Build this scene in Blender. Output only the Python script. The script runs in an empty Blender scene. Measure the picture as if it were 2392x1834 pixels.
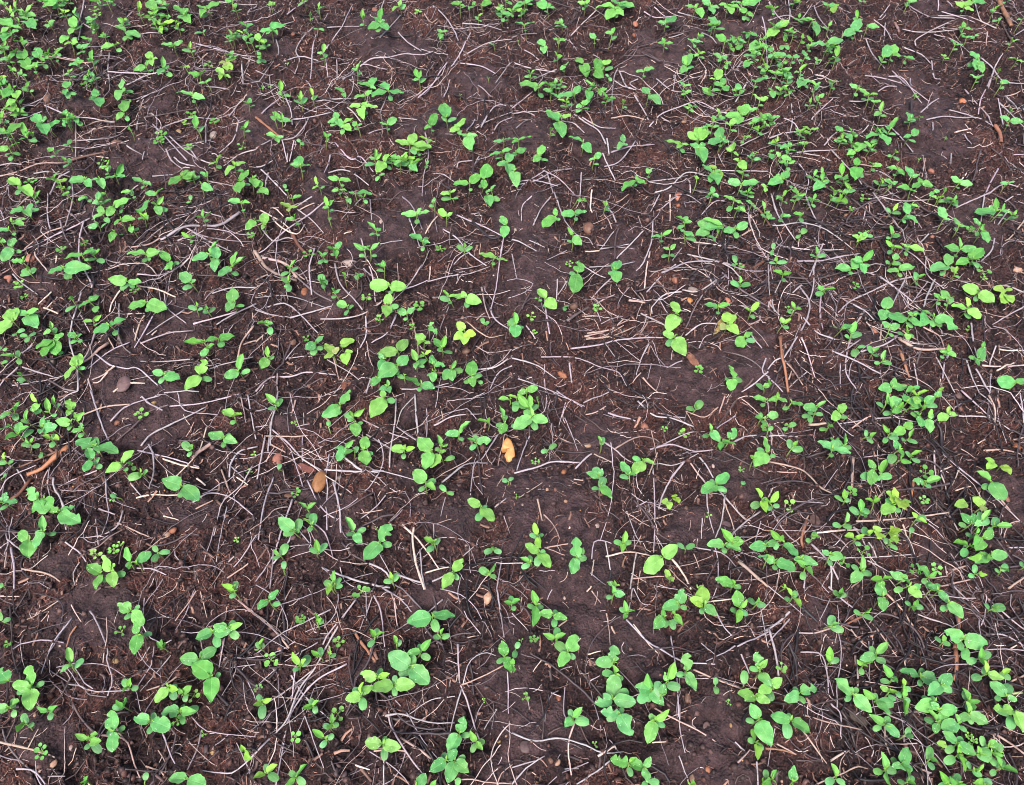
import bpy, math, random, re
import numpy as np
from mathutils import Vector

# ------------------------------------------------------------------ camera, sky, sun, exposure
scene = bpy.context.scene
PW, PH = 2392.0, 1834.0                       # size of the photograph in pixels
HFOV = math.radians(65.0)
CAM_H = 1.26
PITCH = math.radians(55.7)                    # below the horizon
cam_d = bpy.data.cameras.new("camera")
cam = bpy.data.objects.new("camera", cam_d)
scene.collection.objects.link(cam)
cam.location = (0, 0, CAM_H)
cam.rotation_euler = (math.pi / 2 - PITCH, 0, 0)
cam_d.sensor_fit = 'HORIZONTAL'
cam_d.angle = HFOV
cam_d.clip_start, cam_d.clip_end = 0.02, 400
scene.camera = cam

SUN_EL, SUN_AZ = math.radians(58), math.radians(200)      # azimuth clockwise from +Y
world = bpy.data.worlds.new("World"); scene.world = world; world.use_nodes = True
wn = world.node_tree
sky = wn.nodes.new("ShaderNodeTexSky"); sky.sky_type = 'NISHITA'; sky.sun_disc = False
sky.sun_elevation, sky.sun_rotation = SUN_EL, SUN_AZ
sky.air_density, sky.dust_density, sky.ozone_density = 1.0, 5.0, 0.6
wn.links.new(sky.outputs[0], wn.nodes["Background"].inputs[0])
wn.nodes["Background"].inputs[1].default_value = 0.11
sun_d = bpy.data.lights.new("sun", 'SUN'); sun = bpy.data.objects.new("sun", sun_d)
scene.collection.objects.link(sun)
sun_d.energy = 1.5; sun_d.angle = math.radians(18); sun_d.color = (1.0, 0.93, 0.90)
sdir = Vector((math.sin(SUN_AZ) * math.cos(SUN_EL), math.cos(SUN_AZ) * math.cos(SUN_EL), math.sin(SUN_EL)))
sun.rotation_euler = sdir.to_track_quat('Z', 'Y').to_euler()
scene.view_settings.view_transform = 'Standard'; scene.view_settings.look = 'None'
scene.view_settings.exposure = 1.5; scene.view_settings.gamma = 1.0
scene.view_settings.use_curve_mapping = False
scene.cycles.max_bounces = 6
scene.cycles.pixel_filter_type = 'BLACKMAN_HARRIS'; scene.cycles.filter_width = 1.0
scene.cycles.transparent_max_bounces = 4

# ------------------------------------------------------------------ helpers
rng = np.random.default_rng(7)
random.seed(7)
COL = scene.collection

def lin(r, g, b):
    f = lambda c: (c / 255 / 12.92) if c / 255 <= 0.04045 else ((c / 255 + 0.055) / 1.055) ** 2.4
    return (f(r), f(g), f(b))

TANH = math.tan(HFOV / 2)
def ray(px, py):
    """direction through a pixel of the photograph"""
    x = (px - PW / 2) / (PW / 2) * TANH
    y = -(py - PH / 2) / (PW / 2) * TANH
    cp, sp = math.cos(PITCH), math.sin(PITCH)
    return np.array((x, cp + y * sp, -sp + y * cp))

def on_plane(px, py, z):
    d = ray(px, py); t = (z - CAM_H) / d[2]
    return np.array((d[0] * t, d[1] * t, z))

def to_pixel(p):
    cp, sp = math.cos(PITCH), math.sin(PITCH)
    q = np.asarray(p, float) - (0, 0, CAM_H)
    depth = q[1] * cp - q[2] * sp; up = q[1] * sp + q[2] * cp
    return PW / 2 + q[0] / depth / TANH * PW / 2, PH / 2 - up / depth / TANH * PW / 2

def new_mesh(name, verts, faces, mats, col=None, luv=None, mat_idx=None, smooth=True):
    me = bpy.data.meshes.new(name)
    verts = np.asarray(verts, dtype=np.float32).reshape(-1, 3)
    if isinstance(faces, np.ndarray):
        nf, k = faces.shape
        me.vertices.add(len(verts)); me.vertices.foreach_set("co", verts.ravel())
        me.loops.add(nf * k); me.loops.foreach_set("vertex_index", faces.astype(np.int32).ravel())
        me.polygons.add(nf)
        me.polygons.foreach_set("loop_start", np.arange(0, nf * k, k, dtype=np.int32))
        me.update(calc_edges=True)
    else:
        me.from_pydata(verts.tolist(), [], faces)
    if smooth:
        me.polygons.foreach_set("use_smooth", np.ones(len(me.polygons), dtype=bool))
    for m in mats: me.materials.append(m)
    if mat_idx is not None:
        me.polygons.foreach_set("material_index", np.asarray(mat_idx, dtype=np.int32))
    for nm, a in (("Col", col), ("LUV", luv)):
        if a is None: continue
        at = me.attributes.new(nm, 'FLOAT_COLOR', 'POINT')
        a = np.asarray(a, dtype=np.float32)
        if a.ndim == 1: a = np.tile(a, (len(verts), 1))
        buf = np.ones((len(verts), 4), dtype=np.float32); buf[:, :a.shape[1]] = a
        at.data.foreach_set("color", buf.ravel())
    me.update()
    return me

def link(name, me, parent=None, loc=None):
    o = bpy.data.objects.new(name, me); COL.objects.link(o)
    if parent is not None: o.parent = parent
    if loc is not None: o.location = loc
    return o

def tag(o, label=None, cat=None, group=None, kind=None):
    if label: o["label"] = label
    if cat: o["category"] = cat
    if group: o["group"] = group
    if kind: o["kind"] = kind
    return o

class Soup:
    """collects vertices, faces, colours of one mesh"""
    def __init__(s): s.v = []; s.f = []; s.c = []; s.l = []; s.m = []; s.n = 0
    def add(s, v, f, c, l=None, m=0):
        v = np.asarray(v, float).reshape(-1, 3); k = len(v)
        s.v.append(v); s.f += [tuple(i + s.n for i in q) for q in f]
        c = np.asarray(c, float)
        s.c.append(np.tile(c, (k, 1)) if c.ndim == 1 else c)
        s.l.append(np.zeros((k, 3)) if l is None else np.asarray(l, float))
        s.m += [m] * len(f); s.n += k
    def mesh(s, name, mats, origin=None):
        v = np.concatenate(s.v)
        if origin is not None: v = v - origin
        return new_mesh(name, v, s.f, mats, np.concatenate(s.c), np.concatenate(s.l), s.m)

# ------------------------------------------------------------------ materials
def mat_base(name):
    m = bpy.data.materials.new(name); m.use_nodes = True
    nt = m.node_tree; bs = nt.nodes["Principled BSDF"]
    return m, nt, bs
def N(nt, t, **kw):
    n = nt.nodes.new(t)
    for k, v in kw.items(): setattr(n, k, v)
    return n
def math_node(nt, op, a, b=None, clamp=False):
    n = N(nt, "ShaderNodeMath", operation=op, use_clamp=clamp)
    for i, x in enumerate((a, b)):
        if x is None: continue
        if isinstance(x, (int, float)): n.inputs[i].default_value = x
        else: nt.links.new(x, n.inputs[i])
    return n.outputs[0]
def ramp(nt, x, lo, hi, a=0.0, b=1.0):
    n = N(nt, "ShaderNodeMapRange"); nt.links.new(x, n.inputs[0])
    for i, v in zip((1, 2, 3, 4), (lo, hi, a, b)): n.inputs[i].default_value = v
    return n.outputs[0]
def mixc(nt, f, a, b, mode='MIX'):
    n = N(nt, "ShaderNodeMix", data_type='RGBA', blend_type=mode)
    for sock, x in ((n.inputs[0], f), (n.inputs[6], a), (n.inputs[7], b)):
        if isinstance(x, (int, float)): sock.default_value = x
        elif isinstance(x, tuple): sock.default_value = (*x, 1)
        else: nt.links.new(x, sock)
    return n.outputs[2]
def noise(nt, vec, scale, detail=3, rough=0.6):
    n = N(nt, "ShaderNodeTexNoise"); nt.links.new(vec, n.inputs["Vector"])
    n.inputs["Scale"].default_value = scale; n.inputs["Detail"].default_value = detail
    n.inputs["Roughness"].default_value = rough
    return n.outputs["Fac"]
def bump(nt, h, strength, dist, bs):
    n = N(nt, "ShaderNodeBump"); nt.links.new(h, n.inputs["Height"])
    n.inputs["Strength"].default_value = strength; n.inputs["Distance"].default_value = dist
    nt.links.new(n.outputs[0], bs.inputs["Normal"])
    return n.outputs[0]

def make_soil():
    m, nt, bs = mat_base("moist_soil")
    pos = N(nt, "ShaderNodeNewGeometry").outputs["Position"]
    at = N(nt, "ShaderNodeAttribute", attribute_name="Col")
    sep = N(nt, "ShaderNodeSeparateColor"); nt.links.new(at.outputs["Color"], sep.inputs[0])
    crust, red = sep.outputs[0], sep.outputs[1]
    n1 = noise(nt, pos, 45, 5, 0.65); n2 = noise(nt, pos, 260, 4, 0.7); n3 = noise(nt, pos, 900, 2, 0.6)
    dark = mixc(nt, ramp(nt, n2, 0.35, 0.68), lin(17, 13, 16), lin(74, 53, 55))
    redc = mixc(nt, ramp(nt, n2, 0.35, 0.7), lin(30, 19, 21), lin(104, 69, 65))
    loose = mixc(nt, red, dark, redc)
    cr = mixc(nt, ramp(nt, n1, 0.35, 0.68), lin(46, 34, 37), lin(90, 69, 71))
    cr = mixc(nt, ramp(nt, n3, 0.45, 0.62, 0, 0.6), cr, lin(34, 25, 27))
    n7 = noise(nt, pos, 17, 4, 0.65)
    loose = mixc(nt, ramp(nt, n7, 0.52, 0.68, 0, 0.75), loose, lin(17, 13, 15))
    cr = mixc(nt, ramp(nt, n7, 0.5, 0.75, 0, 0.5), cr, lin(34, 26, 28))
    base = mixc(nt, crust, loose, cr)
    vor = N(nt, "ShaderNodeTexVoronoi"); nt.links.new(pos, vor.inputs["Vector"]); vor.inputs["Scale"].default_value = 95
    speck = math_node(nt, 'MULTIPLY', ramp(nt, vor.outputs["Distance"], 0.10, 0.05), ramp(nt, n1, 0.52, 0.6))
    base = mixc(nt, speck, base, lin(150, 122, 112))
    nt.links.new(base, bs.inputs["Base Color"])
    nt.links.new(ramp(nt, n2, 0.3, 0.7, 0.36, 0.75), bs.inputs["Roughness"])
    bs.inputs["Specular IOR Level"].default_value = 0.3
    h = math_node(nt, 'ADD', math_node(nt, 'MULTIPLY', n2, 1.0), math_node(nt, 'MULTIPLY', n3, 0.45))
    vo = N(nt, "ShaderNodeTexVoronoi"); nt.links.new(pos, vo.inputs["Vector"]); vo.inputs["Scale"].default_value = 210
    h = math_node(nt, 'SUBTRACT', h, math_node(nt, 'MULTIPLY', vo.outputs["Distance"], 0.8))
    h = math_node(nt, 'ADD', math_node(nt, 'MULTIPLY', h, ramp(nt, crust, 0, 1, 1.0, 0.8)), math_node(nt, 'MULTIPLY', n1, 1.6))
    bump(nt, h, 1.0, 0.006, bs)
    return m

def make_col(name, rough, nscale, lo, hi, bstr=0.4, bdist=0.001, spec=0.35, streak=False):
    m, nt, bs = mat_base(name)
    geo = N(nt, "ShaderNodeNewGeometry"); at = N(nt, "ShaderNodeAttribute", attribute_name="Col")
    n1 = noise(nt, geo.outputs["Position"], nscale, 4, 0.65)
    v = ramp(nt, n1, 0.3, 0.72, lo, hi)
    c = N(nt, "ShaderNodeVectorMath", operation='SCALE'); nt.links.new(at.outputs["Color"], c.inputs[0]); nt.links.new(v, c.inputs["Scale"])
    out = c.outputs[0]
    if streak:
        n2 = noise(nt, geo.outputs["Position"], nscale * 0.3, 3, 0.6)
        out = mixc(nt, ramp(nt, n2, 0.60, 0.76, 0, 0.7), out, lin(58, 48, 50))
    nt.links.new(out, bs.inputs["Base Color"])
    bs.inputs["Roughness"].default_value = rough; bs.inputs["Specular IOR Level"].default_value = spec
    bump(nt, n1, bstr, bdist, bs)
    return m

def make_leaf(name, rough, trans, vein):
    m, nt, bs = mat_base(name)
    geo = N(nt, "ShaderNodeNewGeometry"); at = N(nt, "ShaderNodeAttribute", attribute_name="Col")
    lu = N(nt, "ShaderNodeAttribute", attribute_name="LUV")
    sep = N(nt, "ShaderNodeSeparateColor"); nt.links.new(lu.outputs["Color"], sep.inputs[0])
    t, s, w = sep.outputs[0], sep.outputs[1], sep.outputs[2]     # along, |across|, is blade
    n1 = noise(nt, geo.outputs["Position"], 120, 4, 0.6); n2 = noise(nt, geo.outputs["Position"], 700, 2, 0.6)
    fr = math_node(nt, 'FRACT', math_node(nt, 'SUBTRACT', math_node(nt, 'MULTIPLY', t, 8.0), math_node(nt, 'MULTIPLY', s, 2.6)))
    side = ramp(nt, math_node(nt, 'ABSOLUTE', math_node(nt, 'SUBTRACT', fr, 0.5)), 0.10, 0.0)
    mid = ramp(nt, s, 0.09, 0.02)
    rim = ramp(nt, s, 0.86, 1.0)
    vn = math_node(nt, 'MULTIPLY', math_node(nt, 'MAXIMUM', math_node(nt, 'MULTIPLY', side, 0.45), mid), w)
    v = ramp(nt, n1, 0.3, 0.7, 0.80, 1.16)
    n5 = noise(nt, geo.outputs["Position"], 28, 2, 0.5); n6 = noise(nt, geo.outputs["Position"], 420, 3, 0.7)
    c = N(nt, "ShaderNodeVectorMath", operation='SCALE'); nt.links.new(at.outputs["Color"], c.inputs[0]); nt.links.new(v, c.inputs["Scale"])
    base = mixc(nt, math_node(nt, 'MULTIPLY', vn, vein), c.outputs[0], lin(150, 205, 120))
    base = mixc(nt, ramp(nt, n5, 0.45, 0.7, 0, 0.35), base, lin(120, 168, 74))
    base = mixc(nt, ramp(nt, n6, 0.70, 0.76, 0, 0.75), base, lin(96, 84, 52))
    base = mixc(nt, math_node(nt, 'MULTIPLY', rim, 0.9 * vein), base, lin(170, 214, 130))
    nt.links.new(base, bs.inputs["Base Color"])
    bs.inputs["Roughness"].default_value = rough; bs.inputs["Specular IOR Level"].default_value = 0.35
    h = math_node(nt, 'SUBTRACT', math_node(nt, 'MULTIPLY', n2, 0.4), vn)
    nrm = bump(nt, h, 0.35, 0.0008, bs)
    tr = N(nt, "ShaderNodeBsdfTranslucent"); nt.links.new(base, tr.inputs[0])
    mx = N(nt, "ShaderNodeMixShader"); mx.inputs[0].default_value = trans
    nt.links.new(bs.outputs[0], mx.inputs[1]); nt.links.new(tr.outputs[0], mx.inputs[2])
    nt.links.new(mx.outputs[0], nt.nodes["Material Output"].inputs[0])
    return m

M_SOIL = make_soil()
M_STRAW = make_col("weathered_straw", 0.55, 260, 0.74, 1.14, 0.5, 0.0008, 0.4, True)
M_CHIP = make_col("plant_debris", 0.8, 300, 0.6, 1.2, 0.5, 0.0008, 0.3)
M_CRUMB = make_col("soil_crumb", 0.6, 220, 0.6, 1.25, 0.8, 0.001, 0.3)
M_STONE = make_col("pebble", 0.6, 110, 0.68, 1.15, 0.5, 0.001, 0.4)
M_LEAF = make_leaf("seedling_leaf", 0.5, 0.30, 0.24)
M_COT = make_leaf("seed_leaf", 0.42, 0.12, 0.18)
M_STEM = make_col("seedling_stem", 0.55, 200, 0.8, 1.15, 0.3, 0.0006)
M_DROP, _nt, _b = mat_base("rain_drop")
_b.inputs["Base Color"].default_value = (0.42, 0.62, 0.42, 1); _b.inputs["Roughness"].default_value = 0.08  # pale green base colour paints in the sky's reflection on the drops
_b.inputs["Specular IOR Level"].default_value = 1.0; _b.inputs["IOR"].default_value = 1.6

# ------------------------------------------------------------------ the traced plan of the photograph
PLAN = """
T 0 0
s 3 4 L-2,0 L7,2
s 14 8 U14,0 L8,11 U20,12
s 10 11 U4,7 L12,14 U9,4
s 22 13 U29,3 L15,10 L30,13 U18,8
s 24 17 L31,24 L16,15 C34,16 C18,18
s 5 17 L-4,20 L11,20 
s 8 23 L18,23 L0,28 L1,14
s 9 28 L16,26 L2,34 C13,31 
s 4 32 L-3,30 L8,28
s 3 40 U5,34 L7,42 L-4,42
s 18 36 U18,31 U11,35 L24,36 C23,33
s 4 44 L-2,46 U3,38
s 13 45 U15,42 C17,50 U8,45
s 20 51 L19,41 L28,62 C29,48 C9,50
s 34 50 B30,40 U37,53 C43,62 C28,58
s 47 48 U38,45 U52,43 C49,52
s 42 20 L40,23 L47,17 C36,21 C44,15
s 37 1 L48,3 L30,-1
s 50 6 L43,1 L57,3 C55,9 
s 64 12 L65,6 C60,1 
s 63 24 L62,14 L59,29 C73,19
s 59 31 L51,35 C66,33
s 61 36 L67,37 L55,38
s 70 42 L66,38 L76,37 C66,47 C72,45
s 79 52 L74,50 U79,42 C84,51 U75,53
s 88 29 C86,23 C84,31 C94,31 U90,33
s 107 27 L98,22 L120,31 C106,35 C114,34
s 98 39 L86,41 U102,37 C104,44
s 119 10 U119,1 U120,6 C117,11 C123,12
s 132 9 L127,-1 L143,7 L127,5 C140,13 C130,13
s 138 22 U131,17 U150,19 U140,30 C137,28 C149,28 U144,20
s 158 13 L148,4 L162,19 C155,16 C149,14
s 176 8 L168,4 L189,1 L171,14 C181,11 C169,17
s 174 28 C166,28 C175,26
s 149 39 L138,38 L156,34 C150,42 U146,41
s 162 42 U163,35 C155,42 C165,44
s 129 51 L126,43 L130,55 L135,50 C124,51
s 125 57 L114,60 L126,52 C123,61 C131,60 
s 140 59 L135,64 B145,56 U139,49 C147,65 C134,57
s 171 64 L161,62 U176,60 B165,66 
s 176 71 L181,67 L170,71
s 164 82 L151,77 L175,84 C166,88
s 191 64 L185,58 L197,66 U188,68
y 193 53 L204,49 L187,53 U195,60
y 194 55 L194,61 L200,60
y 158 57 L156,57 L162,57
s 57 76 L57,69 L55,81 C58,85 C67,82
s 105 76 L104,67 L100,85 C114,78
s 82 83 L81,75 L86,90 U76,86
s 106 96 L110,85 L99,102 C110,103
s 5 72 L3,66 L-3,74
s 10 76 U8,71 U15,74 L3,83 C16,80
s 14 85 L5,90 L15,77 C22,82
s 5 92 L0,96 L12,95
s 10 60 U6,56 U14,61
s 19 64 L15,62 L23,65 U19,60
s 35 105 L28,98 L39,99 L42,120
s 42 109 L52,103 
s 57 102 U60,96 C53,100 L55,108 
s 64 101 U61,96 L67,105 C70,107
s 23 118 U20,105 L16,120 U26,112 C32,121
s 9 114 L-2,112 L19,104 C10,119
s 8 127 L-3,128 L16,121 C4,133 C17,132
s 9 133 C9,137
s 59 124 C60,119 C53,124
s 168 110 U167,98 L164,108 C174,107
s 209 110 U213,103 U206,110 C214,112
s 213 89 L214,84 U207,87 C218,90
s 185 139 U190,132 L178,141 C189,144
s 201 142 L192,149 L210,138 U198,138 C208,146
s 205 155 L205,166 L212,145 C214,158
s 216 153 L219,150 L219,160
s 155 151 L144,158 L168,151 L161,145
s 172 158 L182,163 
s 177 151 L171,147 U178,146
s 99 151 L89,152 L107,151 U105,140
s 85 153 L89,161 L75,155
s 73 153 L58,155 L78,160 
s 90 165 L82,168 
s 122 156 L113,152 L129,158 C122,160
s 134 166 L124,165 U139,161
s 17 159 L7,153 L27,166 C14,167
s 32 168 U35,163
s 57 167 U60,165
y 51 155 L46,153 L58,153 
y 52 160 L50,160 L55,161
w 80 9 6
w 83 13 3
w 74 73 6
w 164 98 6
w 159 105 4
w 138 115 6
w 137 121 6
w 207 125 6
w 162 126 4
w 24 151 6
w 87 139 4
w 183 104 4
w 178 55 6
s 112 112 U111,108 C114,115
k g 5 72,0 69,12 66,24
k g 5 70,20 67,35
k t 8 -2,151 15,146 35,142 55,139
k b 8 55,139 70,135 93,128
k t 6 70,135 93,135
k t 6 27,46 45,50 69,54 82,55
k g 6 40,93 60,98 80,102 97,104
k t 6 98,104 85,105 70,109
k g 5 65,122 80,120 95,119 107,117
k g 4 160,137 130,105
k g 4 188,3 205,3 219,2
k g 4 165,37 185,41 205,46 219,50
k g 5 132,113 145,107 165,104 185,103 200,101
k g 5 205,106 200,118 188,131
k g 6 219,127 205,132 190,139
k g 5 145,117 158,128 168,136
k g 5 142,127 147,138 156,145
k g 4 148,132 155,139 167,142
k g 5 120,92 117,105 117,111
k d 7 118,100 138,98 155,95 168,93
k g 6 94,46 93,60 94,72
k d 6 91,62 85,70 83,77
k g 5 94,65 115,66 140,65
k g 4 67,67 80,57
k g 4 108,72 130,66 150,62
k g 8 209,60 208,73
k g 4 196,100 208,86
k g 6 108,124 122,133
k g 6 124,130 122,137
k d 7 98,106 98,117
k t 5 66,110 65,135
k g 4 0,142 17,138
k g 4 30,150 45,150 60,152
k g 4 44,168 50,155 60,146
k g 5 61,150 62,168
k d 4 63,155 72,165
k g 4 108,166 118,158
k d 5 138,156 153,146
k g 4 73,40 90,37
k g 4 72,22 83,27
k g 5 120,31 138,28
k d 5 155,35 165,27
k g 4 175,74 190,77 205,76
k d 6 170,83 185,91
k g 5 40,64 50,70
k g 4 15,103 35,94
k g 4 20,92 37,84
k g 3 3,122 14,100
k g 4 105,18 118,5
k g 4 130,150 148,149
k g 4 207,49 219,54
k g 6 170,136 182,137
k k 5 203,18 219,30
k g 4 117,88 133,80
k g 4 178,156 200,157
k g 4 160,125 170,137
k g 3 176,106 176,122
k t 4 178,47 168,52
k g 5 219,3 212,11
o 153 113 3 2 y
o 183 116 4 3 g
o 40 83 4 3 b
o 113 87 3 1 o
o 100 125 7 4 b
T 598 0 0.4823
s 75 30 L70,15 L50,20 L90,10
s 230 10 L250,5 L205,25
s 305 45 U310,10 L330,30 C290,50
s 262 80 U265,60 C275,90
s 300 140 C280,140 C330,145
s 75 145 L15,155 L145,115 L95,105 L50,165 U105,170
s 15 200 L5,160 U40,215 C55,240 C0,230
s 20 270 L5,250 U30,290 C45,305 C10,310
s 325 260 U330,210 L295,255 C345,260 C320,285
s 600 110 L540,140 L625,95 L640,140 U610,40 L570,80 C580,160
s 518 95 U515,45 U520,80 C505,125
s 695 30 L660,50 L700,0 C725,15
s 895 160 L880,140 L890,185 L930,150 C905,185
s 990 20 L940,15 L1010,35 L975,0
s 1090 30 L1140,10 L1060,25 C1080,50
s 1190 65 L1140,55 L1240,70 C1200,110 C1160,50
s 1210 10 L1240,20
s 1150 215 C1135,210 C1165,212
s 1050 30 L1060,5 L1030,45
s 490 345 U508,295 L465,330 C510,345
s 790 385 U770,330 L755,388 C825,370 U800,340
s 550 420 L490,400 L580,370 L580,430 
s 640 440 L595,400 L715,445 L560,465 C655,495
s 530 465 L470,470 L560,435
s 510 515 L450,515 L540,490 L590,515 L515,570 C550,575
s 420 450 L380,420 L435,470
s 395 580 L345,590 L380,540 L415,620 C360,610
s 425 600 L470,570 L460,635 C415,650
s 490 610 L465,590 L510,600 C480,620
s 340 665 L365,650 U325,635 C345,680
s 215 690 C205,680 C230,700
s 95 665 L50,645 L135,665 L110,690 
s 125 580 U80,545 L170,585 U125,545 C100,570
s 90 575 U95,540 C75,560
s 120 450 U118,390 C165,465 C110,440
s 275 465 U260,425 C300,450 C275,475 
s 215 490 U215,440 C245,470 C185,490 U195,460
w 70 420 14
w 30 425 12
w 780 60 20
w 1125 372 8
w 150 310 10
w 990 450 8
s 635 605 L600,590 L680,570 C645,630 L610,600
s 745 700 L675,680 L770,640 L850,705 C800,765
s 790 730 L750,710 L840,710 C790,750 C760,740
s 575 775 L550,760 U575,720 C525,800 U610,740
s 620 785 L640,745 L585,830 C655,820
s 700 775 L650,755 L670,800 U740,735 
s 745 790 L670,800 L780,830 U770,755
s 600 850 C580,875 C620,840
s 850 610 L815,620 L870,550 C860,635
s 920 570 L920,510 L905,480 C985,565 C900,560
s 985 620 L940,635 L1010,570 L965,600 C985,650
s 1020 660 L980,650 L1050,735 L1075,655 C1000,640
s 825 800 C830,785 C825,815
s 215 805 L165,795 L265,800 L200,750 C230,830
s 300 900 U290,850 L270,915 C325,905
s 400 870 L345,855 L460,875 C420,900
s 400 920 L365,925 L440,925 C410,940
s 145 915 C135,890 C150,925
s 20 910 L0,870 L60,940 C10,930
s 480 940 L455,935 L560,935
s 1105 870 L1125,800 L1105,910 C1080,905
s 1035 890 L955,890 L1085,845 C1040,920
s 940 935 L890,940 L970,920
s 1140 920 L1160,895 L1120,930
s 1190 740 L1130,750 L1240,720 C1160,770
s 1220 790 L1165,800 L1230,740 L1230,870 C1220,820
s 1200 680 L1150,685 L1240,670
o 577 50 17 12 r
o 178 163 14 12 r
o 585 345 12 12 r
o 880 830 14 12 r
o 640 655 8 16 b
k g 12 505,325 560,285 640,280 720,280 800,258 860,268
k g 12 785,470 850,410 890,350 925,300
k g 10 1005,265 1060,240 1130,215 1240,185
k g 9 940,330 990,260 1040,170
k t 16 815,60 845,90 880,102
k d 8 890,100 850,150 815,185
k g 10 0,340 60,350 140,342
k g 11 345,250 380,180 430,100 470,30
k g 9 345,135 420,132 500,128
k g 9 280,130 230,180 190,230 210,290 180,385
k g 8 290,160 280,250 270,350 265,390
k g 11 100,200 112,270 70,340 20,410
k g 9 130,280 220,287 300,292
k g 9 340,290 348,375
k g 10 290,495 390,488 490,480
k o 14 0,570 60,615 110,650
k g 9 120,680 190,680 235,625 255,570
k g 8 125,580 230,575 360,545
k g 8 190,700 165,790 
k d 12 323,680 300,745 250,790
k k 7 250,790 190,840 140,885
k g 10 0,805 80,775
k g 10 350,835 420,845 480,870 550,915
k g 12 360,755 350,790 330,835
k g 9 385,710 450,730 510,770 570,845
k g 9 440,510 470,550 510,590
k g 8 690,165 740,215 800,250
k g 8 860,65 920,110 960,160 980,195
k g 9 910,470 940,390
k g 9 1000,120 1100,145 1190,150
k g 8 990,315 1090,320 1160,355
k d 8 1110,270 1160,230
k g 9 1090,620 1130,560 1170,525 1240,515
k g 9 1065,620 1120,570 1240,545
k g 8 1145,640 1180,590 1240,570
k g 9 1080,760 1060,800
k g 9 975,815 985,780 1060,765 1130,762
k k 7 650,550 700,500 750,480
k g 7 600,550 635,480
k g 7 690,570 780,580
k g 8 820,640 835,740 815,860 805,950
k g 7 545,640 640,625
k t 8 1030,735 1110,750
k g 8 130,690 155,790
k g 12 62,845 45,910
k g 9 30,835 150,950
k g 7 860,850 910,850 960,880
k g 8 0,720 70,680
k d 8 480,830 510,935
k g 8 150,70 245,10
k g 7 60,130 200,100
k g 8 590,100 630,0
k g 8 600,180 700,80
k g 9 30,560 120,470
k g 7 140,470 170,540 175,600
k g 7 1020,650 1060,570
k g 7 1075,420 1140,480
k g 7 1230,310 1160,410
k g 7 510,320 630,320
k g 9 425,405 480,345
k g 7 395,310 397,400
k g 7 240,380 270,430
k b 6 520,700 560,760 
T 1196 0 0.4823
s 60 20 L5,40 L90,0 C75,50 L20,5
s 170 40 L120,5 L215,40 L190,15 C160,55
s 60 125 L15,105 L110,105 C65,150
s 155 225 L130,190 L155,260 C160,205
s 225 195 L200,185 L262,195 C225,210
s 400 190 L380,155 L425,195 C400,210
s 485 165 L450,155 L495,130 C510,170
s 500 45 L405,25 L590,20 L445,100 L540,75 C510,95
s 520 20 L480,0 L560,5 L595,35
s 745 115 L705,105 L795,75 C750,130
s 890 40 L840,25 L920,80 L900,15
s 960 30 L920,0 L1005,40 L975,65
s 1040 25 L1000,20 L1110,40 L1070,60
s 1110 20 L1060,10 L1150,10 L1240,0 
s 1140 60 L1100,40 L1165,80 C1150,110 C1120,95
s 990 120 L955,75 L1010,100 C955,140 C1035,140
s 1030 205 L990,165 L1060,190 L1005,200
s 1060 230 L1070,250 L1045,205 
s 1110 215 L1090,245 L1110,180 L1140,200
s 1150 165 L1110,155 L1190,175 L1135,185
s 1165 250 L1145,240 L1210,265 L1190,190 C1120,270
s 1220 190 L1240,175 L1195,195
s 1145 295 L1125,330 C1170,300
s 1225 240 L1240,225
s 1015 285 L975,255 L1045,270 L1000,300
s 1035 310 L1065,300 L1040,335
s 985 385 L955,380 L1010,335 C990,400
s 1025 415 L975,400 L1045,440 L1020,375 C970,435 C1055,420
s 1085 440 L1065,435 L1105,430 C1080,460
s 1180 400 L1150,385 L1240,375 C1190,415 
s 1230 345 L1205,340
s 1200 490 L1170,455 L1240,470 C1210,510
s 875 205 L850,185 L925,205 L885,230
s 845 320 L820,350 L860,245 C880,320 C805,350 U845,270
s 835 420 L810,390 L870,410 C830,440
s 840 455 L820,460 L868,435
s 640 345 L600,345 L690,328 C640,370
s 665 455 L630,425 L720,500 C670,480
s 540 500 U530,480 U550,490 C545,520
s 540 690 L535,650 L510,720 C560,700 C520,715
s 600 870 L530,920 L605,845 L650,890 C600,905
s 665 840 L650,815 L670,830 C660,860
s 345 310 L305,280 L360,370 
s 400 335 L430,285 L350,355 L440,375 C400,370
s 440 320 L480,285 L430,345 C500,325
s 470 375 C460,365 C480,390
s 255 320 L235,340 L275,300 C250,345
s 130 420 L30,405 L160,395 L110,440 C150,480
s 190 450 L150,430 L215,470 U185,430
s 300 460 L215,465 L330,415 C280,440
s 370 440 L325,430 L420,410 L375,480 
s 420 440 L370,430 L460,430 L430,465
s 340 510 L310,520 L380,480 C375,525 C310,545
s 225 590 L165,530 L250,660 L190,570 C200,600
s 240 570 L285,555 L210,540
s 345 690 L275,660 L385,740 C350,700
s 400 770 L430,740 L375,775 C420,795
s 135 755 L150,700 L105,785 C175,775
s 30 680 L5,670 L95,660 L0,690
s 20 740 L70,715 L0,760
s 10 830 L25,900 L0,800
s 190 630 U190,620 C205,655
s 875 515 C860,510 C895,515 
s 820 700 L740,680 L860,700 L800,720 C830,740
s 900 680 L850,640 L960,590 C880,650 L915,600
s 905 720 L865,690 L935,800 L935,690 
s 1015 675 L950,695 L1000,615 L1040,690 C1030,650
s 1065 735 L1035,715 L1095,755 L1075,690
s 1100 780 L1075,770 L1130,815 C1160,780
s 1060 610 L1080,570 L1030,590 C1090,635
s 1110 560 L1035,560 L1140,510 L1090,600
s 1150 540 L1090,525 L1190,520 L1135,500 
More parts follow.
